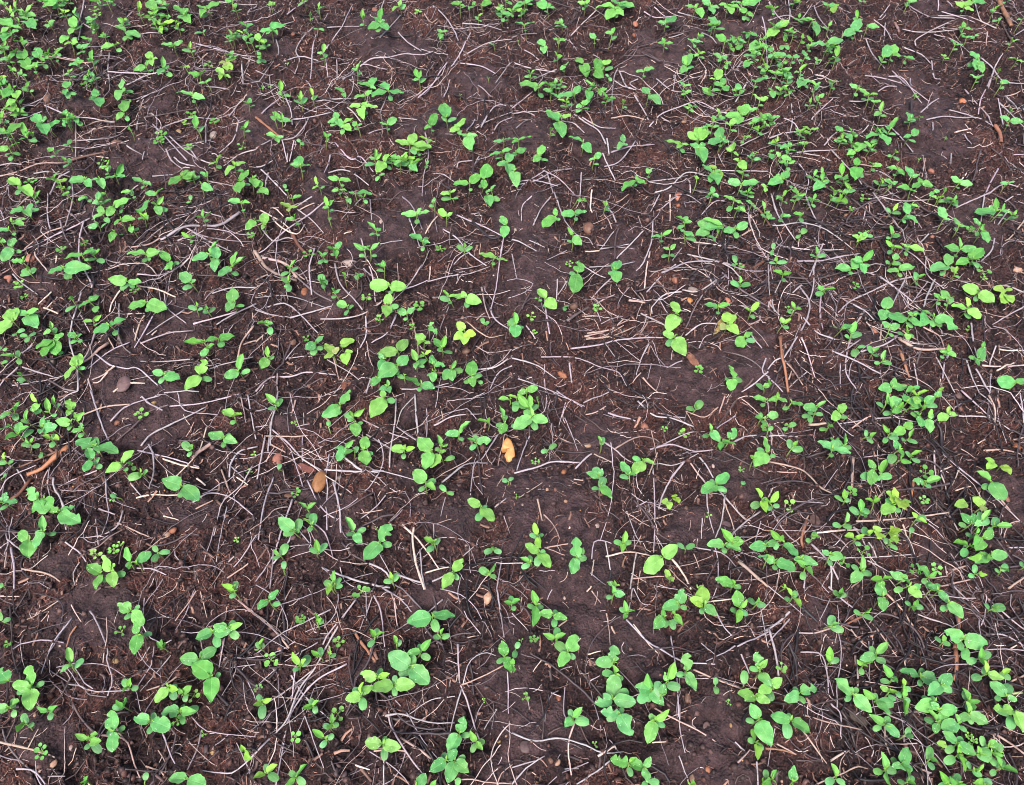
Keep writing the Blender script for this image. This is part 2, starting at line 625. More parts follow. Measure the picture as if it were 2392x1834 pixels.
s 1170 600 L1145,600 L1210,560 C1185,630
s 1225 600 L1210,575 L1240,610
s 975 840 B920,800 L1010,825 L960,880 L1000,890
y 990 820 L950,800 L1020,860
s 1110 895 L1045,875 L1200,880 C1110,930
s 895 870 L890,850
s 1230 910 L1210,890 L1225,930
w 860 245 8
w 395 600 8
w 30 220 8
o 595 135 16 16 r
o 590 180 10 10 o
o 755 315 14 12 v
o 808 945 18 12 r
o 628 828 9 9 o
o 830 603 16 7 t
o 690 770 12 9 v
o 443 858 6 6 t
o 1130 670 12 14 b
k g 9 0,312 80,335 210,345
k g 9 215,340 150,370 95,400
k g 9 485,550 485,450 495,380 512,335
k g 9 665,610 720,570 800,510 900,500 1000,540 1040,548
k g 10 300,565 370,600 420,650 455,700
k g 12 440,740 460,800 500,885
k d 9 600,230 680,205 750,180 870,155
k g 8 520,340 560,400 600,445
k g 7 495,405 590,440
k g 9 590,480 640,550 660,585
k g 9 0,545 50,545 110,560
k g 8 0,180 60,172 120,175
k g 10 480,735 580,712 690,695
k g 9 460,670 470,745
k g 8 445,820 520,790 600,680
k g 7 760,180 830,160 
k g 8 920,160 990,215 
k g 9 690,950 760,905 840,860 950,850
k g 8 660,890 780,865 850,850
k g 10 850,875 862,945
k g 8 860,905 920,920 980,950
k g 10 1210,85 1225,200 1240,330
k g 9 1115,300 1060,380
k g 8 1130,430 1080,500
k g 9 920,625 990,600 1045,592
k t 16 355,545 375,580 395,610
k t 8 480,570 560,570 650,575
k g 8 150,825 230,870 300,950
k g 8 0,920 100,880 200,840
k g 8 0,890 80,860 160,835
k g 8 170,840 200,940
k g 8 335,840 330,950
k g 8 20,900 120,890 220,930
k g 9 200,830 290,815
k g 7 245,590 350,645
k g 7 0,520 100,440
k g 7 395,230 425,280
k g 7 20,620 60,590 100,575
k g 7 790,380 780,435
k g 7 700,385 780,435 870,430
k g 8 720,560 800,605
k k 6 640,640 730,680 800,760
k g 8 1240,555 1100,600
k g 7 1100,730 1240,650
k g 8 1010,835 1240,830
k g 7 1000,740 1030,800
k g 8 640,60 690,90 790,95
k g 8 690,30 740,80 
k g 8 800,80 930,110
k g 8 285,180 350,110 410,45
k g 7 60,240 130,300
k d 8 560,270 640,220
k p 8 950,450 990,468
k g 8 610,380 570,400 600,440
k g 8 340,580 420,610 500,630
T 1794 0 0.4823
s 290 30 L265,10 L340,25 C280,40
y 318 35 L320,88 L345,20
s 215 100 L180,85 L145,100 C230,105
s 225 115 L240,165 C232,100
s 45 140 L0,180 L100,105 L30,130
s 80 215 U85,165 L60,215 C100,240 C60,240
s 120 165 L105,140 L150,150 C130,180
s 165 190 U170,160 U155,215
s 285 215 L225,210 L365,190 C290,235
s 420 150 L365,170 L460,155 C410,190 L440,90
s 432 95 U430,50 L460,95 L410,95
s 480 130 L540,130 L510,120
s 560 280 C540,270 L600,200 C575,300
s 600 265 L620,215 L650,270 L570,230 C600,300
s 670 280 L715,285 C660,310 L655,270
s 330 280 U340,220 C365,270 L310,275
s 300 290 U320,290 C330,310
s 235 295 C230,275 C255,290 C235,310
s 25 265 L0,280 L90,265 C20,240
s 120 280 L60,270 L155,270 C130,300
s 180 275 L170,240 L205,290 C150,290 
s 10 230 L15,250 L-5,220
s 40 360 L0,340 L95,355 L50,345 C20,380
s 150 350 U195,310 L130,350 C165,365
s 170 390 L215,400 L150,370 L145,420 C195,425
s 60 440 L35,415 U105,410 C30,440 C80,440
s 15 440 L0,425 L30,470
s 205 500 C180,510 C230,510 U210,475 
s 435 430 L395,405 L480,460 C425,465
s 545 545 U560,490 L515,560 C575,560
s 520 495 L500,490 L540,490
s 545 650 L475,665 L585,700 U525,615 C500,690 L540,640
s 590 630 U635,570 C555,630 C620,650 L570,605
s 695 655 L655,665 L730,625 C715,690 C670,670
s 360 640 L325,610 L410,680 C345,690
s 205 630 L165,610 L245,620 C200,650
s 110 710 B60,715 L165,700 L100,690
s 180 700 L150,690 L190,685
s 60 760 L40,735 L115,770 C70,790
s 10 740 L20,770 L30,725
s 425 735 L465,685 L385,745 C405,760
s 430 805 L430,765 L420,870 C460,860
s 510 800 L485,780 L555,800 C510,825
s 355 850 U360,790 L325,865 C390,860
s 265 880 U270,830 L220,920 C300,870 C280,905
s 70 870 L0,890 L100,830 C60,880
s 115 915 C110,905 C130,930
s 365 935 L400,915 L345,925
s 615 740 U615,725 C600,755 C635,775
s 630 820 L575,810 L660,850 C610,850 C650,830
s 700 860 L665,805 L720,850 
s 740 885 L800,900 L700,910 L730,860
s 600 890 L565,865 L630,880 C590,905
s 690 920 L625,905 L720,930
s 800 930 L780,950 L830,925
s 855 930 U855,910 
s 925 890 L890,850 L995,890 C920,910 L940,870
s 1165 890 L1125,885 L1195,880
s 1010 385 L980,360 L1040,355 C1020,395
s 1015 290 L1000,350 L980,245 C965,320 C1035,250
s 1020 310 L1040,350 
s 905 220 L880,190 L945,215 C905,240
s 960 185 L935,165 L975,180
s 1000 175 C1015,170 C985,185
s 950 35 L905,5 L1000,50 L985,0 C935,55
s 985 10 L1060,10 
s 1095 45 U1130,25 C1080,45 L1090,55
s 1120 100 C1125,85 C1085,105 
s 1230 95 L1205,95
s 1180 205 U1180,180 L1220,190 C1160,210
s 1205 290 L1165,280 L1240,300 C1205,310
s 1130 410 L1165,390 L1110,405 C1135,425
s 1115 350 U1120,335
s 1170 585 L1125,560 L1240,590 C1160,605
s 1150 10 C1140,15 C1165,5 
s 15 590 L35,600 L0,570
s 1175 540 U1165,520
s 455 5 C440,5 C470,8
w 860 670 12
w 715 465 14
w 740 565 10
w 735 770 10
w 850 290 20
w 155 10 8
o 945 490 22 18 o
o 790 830 16 12 r
o 855 215 14 10 r
o 300 355 8 8 v
k g 10 1025,290 1080,340 1150,375 1240,415
k g 10 740,545 790,500 820,490
k g 10 600,345 680,420 780,490
k g 8 585,370 650,400 745,500
k g 10 390,500 480,480 560,435 620,425
k g 8 470,365 540,380 640,425
k g 9 470,200 500,260 560,340
k g 8 690,380 690,420
k k 12 690,490 700,550 715,600
k g 10 770,575 850,572 930,572 1010,575 1080,610
k g 8 950,440 1010,500 1060,560 1090,610
k g 9 1090,350 1060,420 1020,500 1015,560
k g 8 880,530 950,550 1015,560
k g 8 1060,440 1085,350 1120,290
k g 9 710,235 715,195 780,150 890,105
k g 8 640,165 730,155 830,155 950,115
k g 9 660,45 740,65 800,90 900,105
k g 9 820,80 950,125 1100,150
k g 8 510,105 560,150 600,190
k g 8 560,200 565,120
k g 8 805,165 900,200 1000,260
k g 9 650,230 740,270 790,310
k g 9 790,300 815,350 830,400
k o 22 1110,10 1150,70 1180,120
k b 8 1120,0 1150,60
k d 14 1130,100 1180,170 1240,250
k g 10 990,40 1030,80 1055,120
k g 9 0,100 90,90 160,85 208,40
k g 9 0,30 50,80 100,110
k g 8 90,0 105,60 100,110
k g 10 220,35 250,100 300,165
k g 8 345,30 400,60
k g 9 110,515 118,580 105,650
k g 9 75,585 130,600 160,660
k g 10 0,695 80,660 150,650
k g 9 200,610 230,550 305,500
k g 11 90,745 180,735 290,735 400,745
k g 9 170,735 240,755 310,780
k g 10 300,735 350,800 420,880 450,900
k d 9 420,880 490,925 570,940
k g 8 270,710 330,645
k g 8 370,630 480,665
k g 9 600,620 650,670 700,740
k g 7 415,685 490,600
k t 8 440,800 560,770
k g 8 520,830 600,880
k g 7 230,370 330,400
k g 7 200,410 280,400 330,405
k t 8 215,430 235,500
k d 10 1080,730 1120,790 1170,860
k g 8 1110,825 1080,880 1050,940
k g 12 1060,950 1110,910 1160,890
k g 8 1160,890 1240,905
k o 22 1100,610 1120,650 1130,690
k p 8 900,650 980,625
k g 8 950,640 985,700
k g 7 890,740 885,800
k g 7 800,590 800,630
k t 6 750,790 745,860
k p 7 945,920 985,895
k p 8 970,830 945,860
k g 9 870,0 880,60
k g 8 820,0 820,60
k b 16 615,110 628,135 632,165
k t 16 1055,170 1055,225
k g 9 1240,145 1180,190
k g 8 1130,620 1100,500
k g 8 1145,470 1190,520 1240,560
k t 12 1150,465 1240,440
k g 8 540,90 590,20
k g 7 1120,500 1240,640
k g 7 840,60 1000,110
k d 8 760,60 700,130
k g 8 30,370 80,290
k g 7 0,325 80,310
k g 7 150,800 190,880 180,950
k d 7 160,520 220,420
k g 6 1180,750 1240,745
k g 8 0,610 50,580
T 0 458
s 20 11 L7,14 L26,17 C37,10 C28,5
s 30 2 U23,-1 C32,5 U33,-4
s 11 23 B20,24 U10,18 B21,19
s 8 29 L-3,29 C13,33
s 0 38 L5,39
s 10 44 L11,35 L2,56 C18,48
s 20 57 B10,54 U21,52
s 24 64 C17,67 C30,61 U22,59 C17,62
s 54 62 L40,66 L78,60 C61,73 C60,77
s 70 51 L54,52 B80,46 C75,55
s 80 51 U87,46 B77,43 C89,57 C75,55
s 84 4 L84,-4 C95,2 L82,5
s 97 9 B111,1 L92,17
s 88 16 L84,8 L78,20 C93,22
s 103 20 L98,25 L115,19
s 84 25 L75,27 C91,23 U80,22
s 98 31 L94,39 C105,33
s 112 26 L113,31 C119,28
s 121 15 U115,11 U126,21 L127,3 C118,20
s 134 8 U129,6 L137,16 C147,13 U140,0
s 124 20 U119,14 U126,14
s 163 4 C163,-1 C160,6
s 174 19 U167,18 U181,14 U174,11 C178,21
s 206 6 L195,4 U214,6 C208,12
s 218 21 L210,29 L224,22
s 125 50 B108,48 B137,47 C123,57 C128,55
s 145 56 L137,47 L146,63 C153,57 C141,63
s 179 50 L164,55 U187,39 L189,51 C192,58
s 184 54 L183,64 L185,43
s 198 61 L186,69 U211,52 C203,68 U203,48
s 109 73 L92,71 L121,74 C114,79 C103,80
s 163 74 L154,65 L167,72 C156,79 
s 163 36 U155,31 U168,34 C164,40
s 77 91 L67,95 L85,83 C84,97 C82,99
s 62 89 U60,86 C56,99 
s 125 91 L109,95 L142,97 C126,99
s 80 107 U70,108 U87,101 C82,110
s 94 111 L79,116 B107,105 C99,119
s 23 102 L14,98 L32,112 C34,102 U34,97
s 11 107 L5,97 L-8,119 B14,95 
s 14 117 C12,119 C21,114
s 24 120 C31,117 C23,125 C17,119
s 44 114 L37,118 U42,107 C47,112
s 65 121 L58,117 L70,118 C60,126 C70,125
s 46 123 L30,129 L54,117 L36,137 L48,135 
s 50 135 C53,134 C46,131
s 13 137 U0,137 C15,132 C17,144 U8,137
s 2 131 C4,131 C-3,129
s 65 146 L55,157 B68,134 C73,147 L61,138
s 19 155 C14,157 C18,159 U15,152
s 1 143 C4,142
s 199 91 L199,78 L193,99 C209,94 C196,86
s 168 95 C161,94 C173,96 U167,90
s 177 97 C184,95 U176,93 C174,99
s 174 125 U157,126 L166,124 C179,129
s 187 122 L175,124 L201,119 C191,129
s 178 130 L172,137 U184,127
s 140 152 L130,150 L154,156 C136,160
s 171 153 L158,166 B175,139 C181,158
s 204 150 L192,155 U208,134 C214,149
w 16 76 5
w 72 41 4
w 52 46 4
w 214 34 4
w 21 86 3
w 117 82 4
o 26 54 4.5 3 r
o 7 72 4.5 3 r
o 128 81 4 1.5 o
o 105 161 8 7 v
o 44 143 5 3.5 g
k g 9 206,16 185,24 160,31 137,37
k t 6 137,36 125,42 112,44
k g 4 160,31 175,35 195,39 219,42
k g 7 165,32 180,40 198,48
k g 6 63,-3 62,12 56,26
k g 5 73,23 70,35 68,45 70,58 76,70 79,78
k k 8 72,2 66,14
k g 5 77,19 60,28 45,34 30,43 15,50
k t 5 55,26 40,34 20,44
k d 5 57,27 70,35
k g 4 52,22 56,35 63,46
k g 3 42,0 43,18 44,30
k g 4 58,13 70,25 80,42
k g 3 0,11 4,25
k p 4 30,48 33,55 40,63
k g 4 12,68 20,76 32,84
k g 5 119,70 130,66 145,65
k p 5 117,76 135,80 150,86
k p 5 103,82 98,94 95,101
k g 8 72,86 65,95 62,108 62,128 65,145 68,168
k g 5 68,94 64,106
k p 7 38,96 50,101
k p 5 36,99 46,89
k t 4 46,97 38,107
k g 5 83,118 76,132 70,143
k t 9 93,127 80,136 68,145
k g 4 111,125 95,134 75,147
k g 4 82,136 95,145 108,148 120,150 135,162
k g 5 15,146 5,157 0,163
k g 5 30,131 22,138
k g 4 19,146 35,151 50,156
k d 6 42,158 55,165 67,168
k g 4 54,155 35,168
k t 5 91,117 98,131
k t 5 97,147 90,153 79,157
k p 5 98,146 88,158 80,160
k g 5 75,156 79,168
k p 6 97,168 110,161 124,160
k g 4 165,139 140,143 120,141
k g 7 120,126 145,119 165,115
k d 8 100,115 105,128 112,135
k g 5 165,109 185,105 203,99
k g 5 219,92 200,103 185,110
k t 8 219,115 208,128 203,138
k t 6 219,123 208,128
k g 5 219,78 200,82 183,86
k g 4 132,105 122,120 115,130
k t 5 124,103 118,112 115,123
k g 4 158,98 140,110 125,118
k g 3 142,86 143,95 160,110
k g 4 219,143 195,147 180,150
k g 3 102,92 102,125
k p 4 109,101 124,101
k d 4 170,70 190,73 219,78
k g 3 130,50 115,60
k g 4 154,23 148,35
k d 4 145,20 138,28 125,36
k p 4 44,82 33,93
k g 3 90,54 112,62
k p 6 130,119 134,115
k g 4 70,103 78,118
k t 3 25,0 15,10
k g 3 190,17 170,13
k p 5 48,50 47,57
k t 3 0,66 12,58
T 598 458
s 62 9 U59,0 L57,10 C66,11 L66,3
s 78 2 L81,6
s 92 1 U87,0 C95,6
s 33 20 U34,15 L25,19 C36,25
s 103 30 U95,22 L106,28 C97,33 C105,34
s 93 47 U83,40 C88,51 U98,43 
s 98 47 U106,40 C103,51 U89,43
s 68 46 U60,45 L73,39 U68,54 C66,50
s 57 52 U52,47 L61,48 C53,58 C60,56
s 57 72 C55,66 U54,76 L61,76 C58,79
s 67 83 L72,80 C65,87 U65,80
s 78 95 L69,91 C83,93 C76,102
s 29 62 U35,54 C36,61 U25,60 C21,68
s 28 74 C22,70 C28,82 U30,66 C24,78
s 110 61 L101,57 L108,55 C103,63
s 88 69 L92,66 U84,65 C86,70
s 76 69 U74,66 U77,70
s 114 77 L97,76 L129,78 C115,83
s 112 93 L114,83 L111,103 C122,94 C117,99
s 129 101 L121,97 L136,95 C128,105
s 138 16 L124,15 L149,13 C138,24 B141,10
s 152 6 L152,1 C149,8
s 163 18 L156,11 L168,14 C164,20
s 168 2 C158,3 C173,2 
s 142 39 L131,32 L149,40 C142,47 C146,34
s 178 45 C172,42 C185,43 U178,40
s 214 25 B209,17 L211,35
s 204 53 L191,48 L215,55 C203,58
s 198 -1 L200,8 C210,3
s 179 87 L166,85 L193,91 C181,95 L176,81
s 165 87 U159,81 C157,87 C166,92 
s 195 110 C193,104 C199,108
s 218 112 L216,107 L220,118
s 9 109 U1,109 L14,109 C8,106 C13,118
s 10 138 U10,128 L4,147 C15,137
s 51 126 L42,131 L58,119 C48,136 C57,131
y 66 135 L58,125 L58,138 L71,129
y 72 128 L85,122
y 76 134 L83,133 L77,144
y 178 115 L172,107
y 178 117 L169,122 L178,127 U188,119
s 121 132 L130,122 L104,135 C108,130
s 121 145 L130,136 L104,155 C121,151 
s 109 140 L105,134 L107,149 
s 105 155 L115,148 L99,162
s 127 154 L140,161 C121,153
s 148 112 B152,108 B155,118
s 144 124 L136,117 L149,126 U138,128
s 159 130 L152,121 U162,119 C168,134 C155,131
s 144 136 U150,132 L141,137 C138,145 
s 138 142 U133,131 B136,148 C144,146
s 152 144 B149,139 B162,145 L150,136
s 152 150 L151,159 C146,153
s 167 148 L160,157 U171,140 C177,149 L168,158
s 184 154 L185,140 L186,163 C193,152 C178,160 
s 190 158 C193,160
s 141 161 L153,164 C139,167
s 113 163 U112,157 L105,165 L114,168
s 7 25 L7,14 L5,28
y 28 10 L21,5 L28,13 L35,9
s 31 2 L39,0
w 94 87 5
w 106 105 4
w 45 50 5
w 140 96 6
w 158 45 5
w 43 122 4
w 134 113 4
s 63 21 C63,18
o 107 22 2 2 p
o 42 82 4 3.5 o
o 83 80 3 2 o
o 80 58 9 3 g
o 84 149 3.5 3 r
o 32 125 3.5 3 b
o 180 133 5 3 b
o 177 104 2.5 2 t
o 128 94 3 3 o
k t 10 0,50 8,60 20,68 35,72
k t 9 6,54 25,58 35,70
k t 8 18,54 30,64 42,72
k p 8 5,16 20,20 28,28 31,36
k b 9 31,33 38,45 44,50
k p 7 15,11 25,22
k g 6 60,5 45,20 25,32 8,45 0,52
k g 5 48,0 32,12
k t 7 36,13 50,6
k g 5 5,28 15,38 30,39 50,46
k g 4 36,13 48,22 58,32
k p 6 14,19 22,28 35,33 42,25
k t 8 0,72 10,67
k g 5 50,45 46,62 48,85
k g 4 90,37 95,55 100,70 102,90
k g 4 125,0 132,7 137,15 142,28
k g 5 68,60 72,75 85,90 91,97
k g 5 8,95 25,93 38,103 53,117
k g 5 57,111 75,108 92,102 106,94 108,90
k g 5 35,70 50,82 65,90
k g 5 30,106 50,100 65,94
k g 4 142,61 130,76 117,90
k g 4 92,63 102,70
k d 4 77,67 90,55
k g 5 120,102 112,115 99,127
k g 5 94,104 94,118 90,133
k g 4 147,75 165,71 180,68 200,62
k g 4 120,85 135,78 147,75
k g 6 172,18 185,24 198,30 210,35
k k 7 185,24 200,34 210,36
k b 7 148,9 160,20
k p 5 155,17 145,32
k g 4 131,19 137,35 140,44
k g 4 160,29 172,38 182,47 197,61
k g 4 183,47 175,50 169,58
k g 4 212,36 208,60 205,80 201,96
k t 7 193,78 196,95 200,107
k g 5 200,95 205,108 219,115
k g 5 189,148 205,143 219,136
k g 4 219,145 207,152 200,165
k g 6 0,168 12,157 30,155 45,153 69,155
k g 6 94,168 98,155
k g 3 61,140 80,150 92,161
k t 4 66,137 71,157
k g 3 19,153 19,168
k g 4 27,139 48,137
k g 4 25,140 38,126
k d 4 15,113 22,128 24,140
k g 4 125,168 145,164 165,162
k d 7 90,72 90,82 85,88
k t 4 138,83 148,87
k t 4 134,109 138,125 139,140
k g 3 165,95 158,112 157,120
k g 4 0,99 12,102 30,106
k g 3 0,88 30,90 60,96
k t 5 0,125 12,115
k g 3 148,47 141,62
k t 3 66,16 85,14
k g 3 90,5 73,20
k g 3 98,5 99,20
k t 4 180,106 190,118 200,122 212,120
k g 3 188,129 200,134 219,131
k p 4 149,60 148,72
k t 3 165,55 162,68
k p 4 75,32 82,30
k g 3 106,41 125,39
T 1196 458
s 37 17 L37,10 L27,26 C41,20
s 54 15 L42,15 L64,13 C55,21 C60,7
s 52 34 U47,26 L59,42 C47,38
s 56 66 B58,55 L53,83 C60,71 C49,65
s 88 63 L92,55 L90,74 C94,67 C82,66 C86,53
s 80 9 C80,12 C83,8 U80,5 U77,4
s 29 88 L22,79 L38,96 C28,94
s 3 110 U2,99 L3,120 C10,112 C0,104
s 141 101 B138,90 L133,115 C145,108
s 139 121 L129,116 L148,136 C131,129 C145,124
s 181 26 L163,28 U163,20 
s 169 29 L157,33 L159,21 L168,21
s 148 22 U140,18 L153,22 C149,17 C142,28 
s 147 31 L156,34 L146,30 C160,39
s 176 33 U178,25 C172,38 C166,34 
s 191 28 L181,30 L202,23 C192,36
s 128 34 L119,34 U137,29 C128,39
s 135 46 L129,44 L140,41 C139,51 C128,52
s 190 4 L181,0 L198,6 C184,13
s 194 10 L200,14 L190,11 C203,5
s 205 7 L200,3 L209,11 
s 216 12 U214,4 C218,14
s 191 58 C190,50 C189,59 
s 195 75 C187,73 C204,75 U195,68
s 176 95 L164,92 U187,92 C176,100
s 204 99 U198,96 U211,91 C208,104
y 184 109 L184,97 L191,101
y 184 110 L178,114 L195,118
s 199 121 B206,116 L192,129 C208,124
s 189 156 B187,144 L187,166 C197,157 C182,156
s 215 164 C209,160 L221,160
s 56 3 C58,4
s 13 167 L22,163 L5,168
s 45 94 C45,98 C46,94
w 23 88 5
w 49 59 4
w 73 97 5
w 16 103 5
w 19 116 3
w 159 148 5
w 194 61 5
w 60 4 4
o 3 29 2 1.5 p
o 155 81 6 3.5 g 20
o 152 88 4 3.5 O
o 142 8 2.5 1.5 o
o 142 1 4 3.5 r
o 43 153 6 2.5 o 40
o 53 94 5 3.5 b
o 139 72 3.5 3.5 r
o 180 81 2 3 v
o 185 87 3 4 r
o 66 28 7 5 b
o 94 115 6 3 b
k t 5 62,120 80,115 100,108
k t 5 63,123 85,118 106,111
k t 5 64,118 85,113 95,109
k t 4 63,121 75,122 95,114
k t 5 110,117 116,108
k g 7 50,130 75,128 90,123 115,122 129,123
k b 6 156,139 152,134 149,134
k d 9 47,107 60,99 72,92
k t 7 72,92 80,87 88,84
k g 5 120,24 119,40 112,58 106,65
k p 8 118,48 115,62 113,80
k d 6 91,28 88,40 88,54
k g 4 112,30 100,43 89,54
k g 5 128,65 150,60 175,60 200,62 219,64
k g 4 115,82 128,70 140,58
k g 5 183,68 168,78 157,95 150,110 144,122
k g 7 174,75 160,80 145,82
k g 6 145,82 130,88 120,95 119,104
k g 6 150,50 165,58 185,63 195,70
k g 5 110,100 125,108 131,112
k g 4 17,0 9,8 8,22
k g 4 33,4 25,12 18,25
k g 4 36,0 40,8 45,22 55,33 65,36 69,42
k p 6 68,-2 67,10 68,19
k g 5 82,10 86,15 89,22
k g 5 75,46 100,41
k p 5 63,47 75,46
k g 4 87,31 75,46
k g 4 62,60 80,70
k g 4 66,61 90,59 105,57
k g 4 85,71 75,80 68,89
k t 9 100,90 114,91
k g 3 72,44 105,45
k p 7 155,41 179,43
k t 5 204,31 182,37
k b 8 219,53 212,58 206,62
k o 6 207,8 213,16 221,26
k g 6 202,8 203,22 209,40
k g 4 209,40 218,53
k g 6 180,65 190,78 205,85 219,94
k g 5 0,38 10,42 21,47
k g 3 15,38 28,44
k g 3 47,47 30,54
k g 4 39,71 38,90
k g 4 47,73 39,86
k g 5 28,87 29,100 32,122
k d 4 16,82 10,92 5,102
k g 4 25,136 55,140 75,145 90,153 98,163
k g 5 0,138 20,146 38,156
k g 6 49,144 51,160
k g 4 117,126 110,142 106,153
k g 3 119,143 116,157
k t 6 112,155 125,168
k g 4 5,156 25,163 40,170
k t 4 124,71 135,86
k g 4 145,142 132,148
k g 4 149,117 160,111 175,110
k g 3 160,130 165,120 175,115
k g 4 205,120 214,130
k d 4 180,134 200,140 219,152
k g 5 217,139 214,150 220,155
k g 5 219,150 208,160 196,168
k g 3 0,133 10,128
k g 4 12,111 20,122
k g 3 80,127 88,138
k d 7 88,119 100,124 108,127
k t 4 110,152 103,160
k g 4 126,12 140,2 150,0 162,6
k g 4 182,3 172,8 162,16
k g 4 126,0 119,12
k t 5 89,5 100,-3
k t 3 78,15 85,30
k p 3 60,103 74,103
k p 3 145,97 153,98
k p 4 135,0 135,22
k g 3 76,110 95,102
k t 4 109,84 114,90
k g 3 125,86 133,100
k g 4 70,96 76,108
k g 3 195,95 205,100 215,108
k t 5 212,106 203,110
k g 3 0,53 4,70
k g 3 145,45 137,55
T 1794 458
s 54 2 U52,0 C60,1
s 107 13 C101,10 C114,14 U111,6
s 118 16 L118,5 L128,23 C117,23 C127,17 
s 145 2 L140,0 U151,1 C154,4
s 150 20 L147,9 L156,20 
s 163 26 L159,18 L173,27 C161,29
s 181 26 L176,19 U185,25 C178,34
s 183 30 L188,40 U184,24
s 195 13 L176,15 U195,1 L189,8 C192,15
s 199 13 U202,6 L206,14 C201,16
s 28 33 C34,26 C24,36
s 78 37 L72,33 L85,32 U76,39
s 106 33 U104,24 U110,35 C102,36 C113,33
s 106 44 C101,41 C112,42 
s 120 44 L114,41 L134,46 C118,51 C122,40
s 4 46 C5,40 C3,50
s 7 56 C1,57 C13,56 U7,51 C16,56
s 13 67 U4,64 U21,66 C14,73
s 42 50 C36,50 C50,50 U41,43
s 47 81 L43,76 U58,80 C41,85
s 71 62 L57,62 B79,52 C71,67
s 80 57 U90,46 L83,66 L72,54 C87,59
s 112 63 L101,64 L126,60 C114,69
s 129 70 C127,64 U135,67 C128,76 
s 23 97 U20,90 U29,97 C18,99
s 14 109 L11,104 U20,105 C18,113
s 101 97 L103,85 L97,106 
s 120 104 L103,102 L131,111 C123,113
s 104 113 L98,107 L113,110 C106,119
s 124 102 B122,101
s 135 101 L132,111 B122,101
s 142 103 L129,96 B163,113 C141,111 C148,112
s 147 88 L142,83 L152,85 C146,93
s 171 96 L157,93 U169,86 L182,104 C172,105
s 180 82 L166,77 L194,91 C177,90
s 154 60 L139,63 L154,49 C148,68
s 160 66 C162,69 U162,60 L157,60
s 164 46 L151,43 L178,44 C160,52 U163,35
s 172 54 L161,58 L185,45 C182,60
s 176 54 U181,55 L171,50 C180,61
s 63 114 L54,111 L72,109 
s 71 118 U67,113 U75,107 C80,117 C66,119
s 76 130 C83,128 C73,137
s 91 133 C86,128 U96,129 C94,137
s 98 141 U101,132 C91,143 C106,143
s 180 139 L185,129 L179,145 C172,137 C186,138 
s 183 130 U185,124
s 212 160 L196,158 L221,157
s 106 164 L109,155 L119,163 L95,164
s 124 165 L129,163 U118,168
s 146 168 U151,163
s 1 161 U0,158
y 203 80 L193,79 L206,80
y 204 84 L200,92 L209,91
w 75 77 4
w 184 65 5
w 17 97 4
w 173 29 4
w 82 2 5
w 36 1 4
w 71 11 3
w 184 70 3
w 172 114 4
o 67 17 3 1.5 t
o 214 60 3 2 p
o 198 139 3 2.5 v
o 91 116 3 4 r
o 214 64 5 2 t
o 160 99 2 2 b
o 140 35 2 1.5 r
k g 6 88,0 98,12 105,20 118,30 126,41
k g 6 32,0 38,15 45,28
k g 6 2,0 8,15 12,28 22,41
k g 5 3,28 12,24 28,24 45,30 60,38 72,48
k g 5 15,42 35,47 65,45
k g 5 25,56 45,56 65,51 80,46
k g 6 133,69 110,73 90,82 70,91 60,100
k g 6 100,72 85,67 70,68 55,74 40,79
k d 7 15,70 40,70 65,68
k g 5 95,70 115,85 130,97
k g 7 27,77 35,90 33,105 28,115 14,138
k g 4 37,65 38,80 33,95
k g 4 43,50 38,65
k g 5 28,78 20,85
k g 6 44,87 45,100 47,114
k d 6 61,86 57,98 50,110
k g 5 30,104 42,115 57,123
k g 5 29,120 32,135 40,155
k g 5 14,138 5,143 0,148
k o 8 9,124 12,135 13,150 17,168
k t 6 14,140 22,152 28,165
k g 5 55,132 75,143 95,155
k g 5 71,120 67,135 67,150 73,168
k g 5 82,99 75,110
k g 4 83,103 90,119
k g 5 73,92 85,100 96,112
k t 9 112,121 130,130 155,132
k t 8 110,113 120,119 128,123
k g 5 110,121 98,128 80,132
k t 5 133,112 145,120 150,128
k o 8 113,132 118,145 121,155
k g 6 155,132 150,145 149,156
k g 4 135,52 137,65 150,80
k g 5 142,72 136,85 133,95
k t 7 219,21 210,32 203,38
k g 4 193,37 190,48 182,56
k g 5 184,80 200,78 219,82
k g 4 219,95 205,103 192,110
k g 5 173,110 175,125 179,138
k g 4 170,140 175,155 180,168
k g 7 177,149 185,160 190,168
k p 8 196,149 211,142
k p 5 183,145 200,145 219,148
k t 6 214,64 222,66
k p 5 198,131 219,134
k g 4 195,128 190,144
k g 4 184,0 182,22
k g 4 188,0 160,11
k g 3 202,6 215,0
k g 4 205,13 197,24
k g 4 110,44 125,52 140,62
k g 3 165,72 180,78
k g 4 137,33 129,41
k g 5 0,92 10,102
k g 4 5,100 4,88 10,75
k g 4 95,1 115,4 140,5
k d 5 70,5 85,18 100,27
k g 3 83,12 80,25
k g 4 115,75 105,95
k g 3 136,74 124,90
k g 4 125,143 128,165
k g 3 140,143 150,160 160,168
k g 4 79,123 48,147
k t 5 97,110 96,123
k g 3 62,142 61,165
k p 4 63,125 73,125
k g 4 33,151 18,164
k p 3 30,140 38,148 38,160
k t 8 17,158 20,150
k g 4 191,152 190,168
k g 3 0,50 1,85
k g 3 25,45 27,28
k g 3 40,35 55,55
k g 4 45,45 35,70
k g 4 10,5 13,16
k g 5 0,155 12,168
T 0 917
s 13 15 U18,8 C14,23 U12,12
s 9 17 L-2,22
s 32 9 U27,0 L28,17
s 34 13 L30,19 C26,13
s 46 10 U46,2 C50,11
s 42 17 U40,5 C48,20
s 22 24 U24,14 C18,23
s 38 29 L36,20 L42,23 C34,22
s 9 29 L-3,33 C12,30
s 16 36 L17,25 U4,40 U25,29 C28,31
s 26 44 U22,38 C18,44 C34,46 U30,38
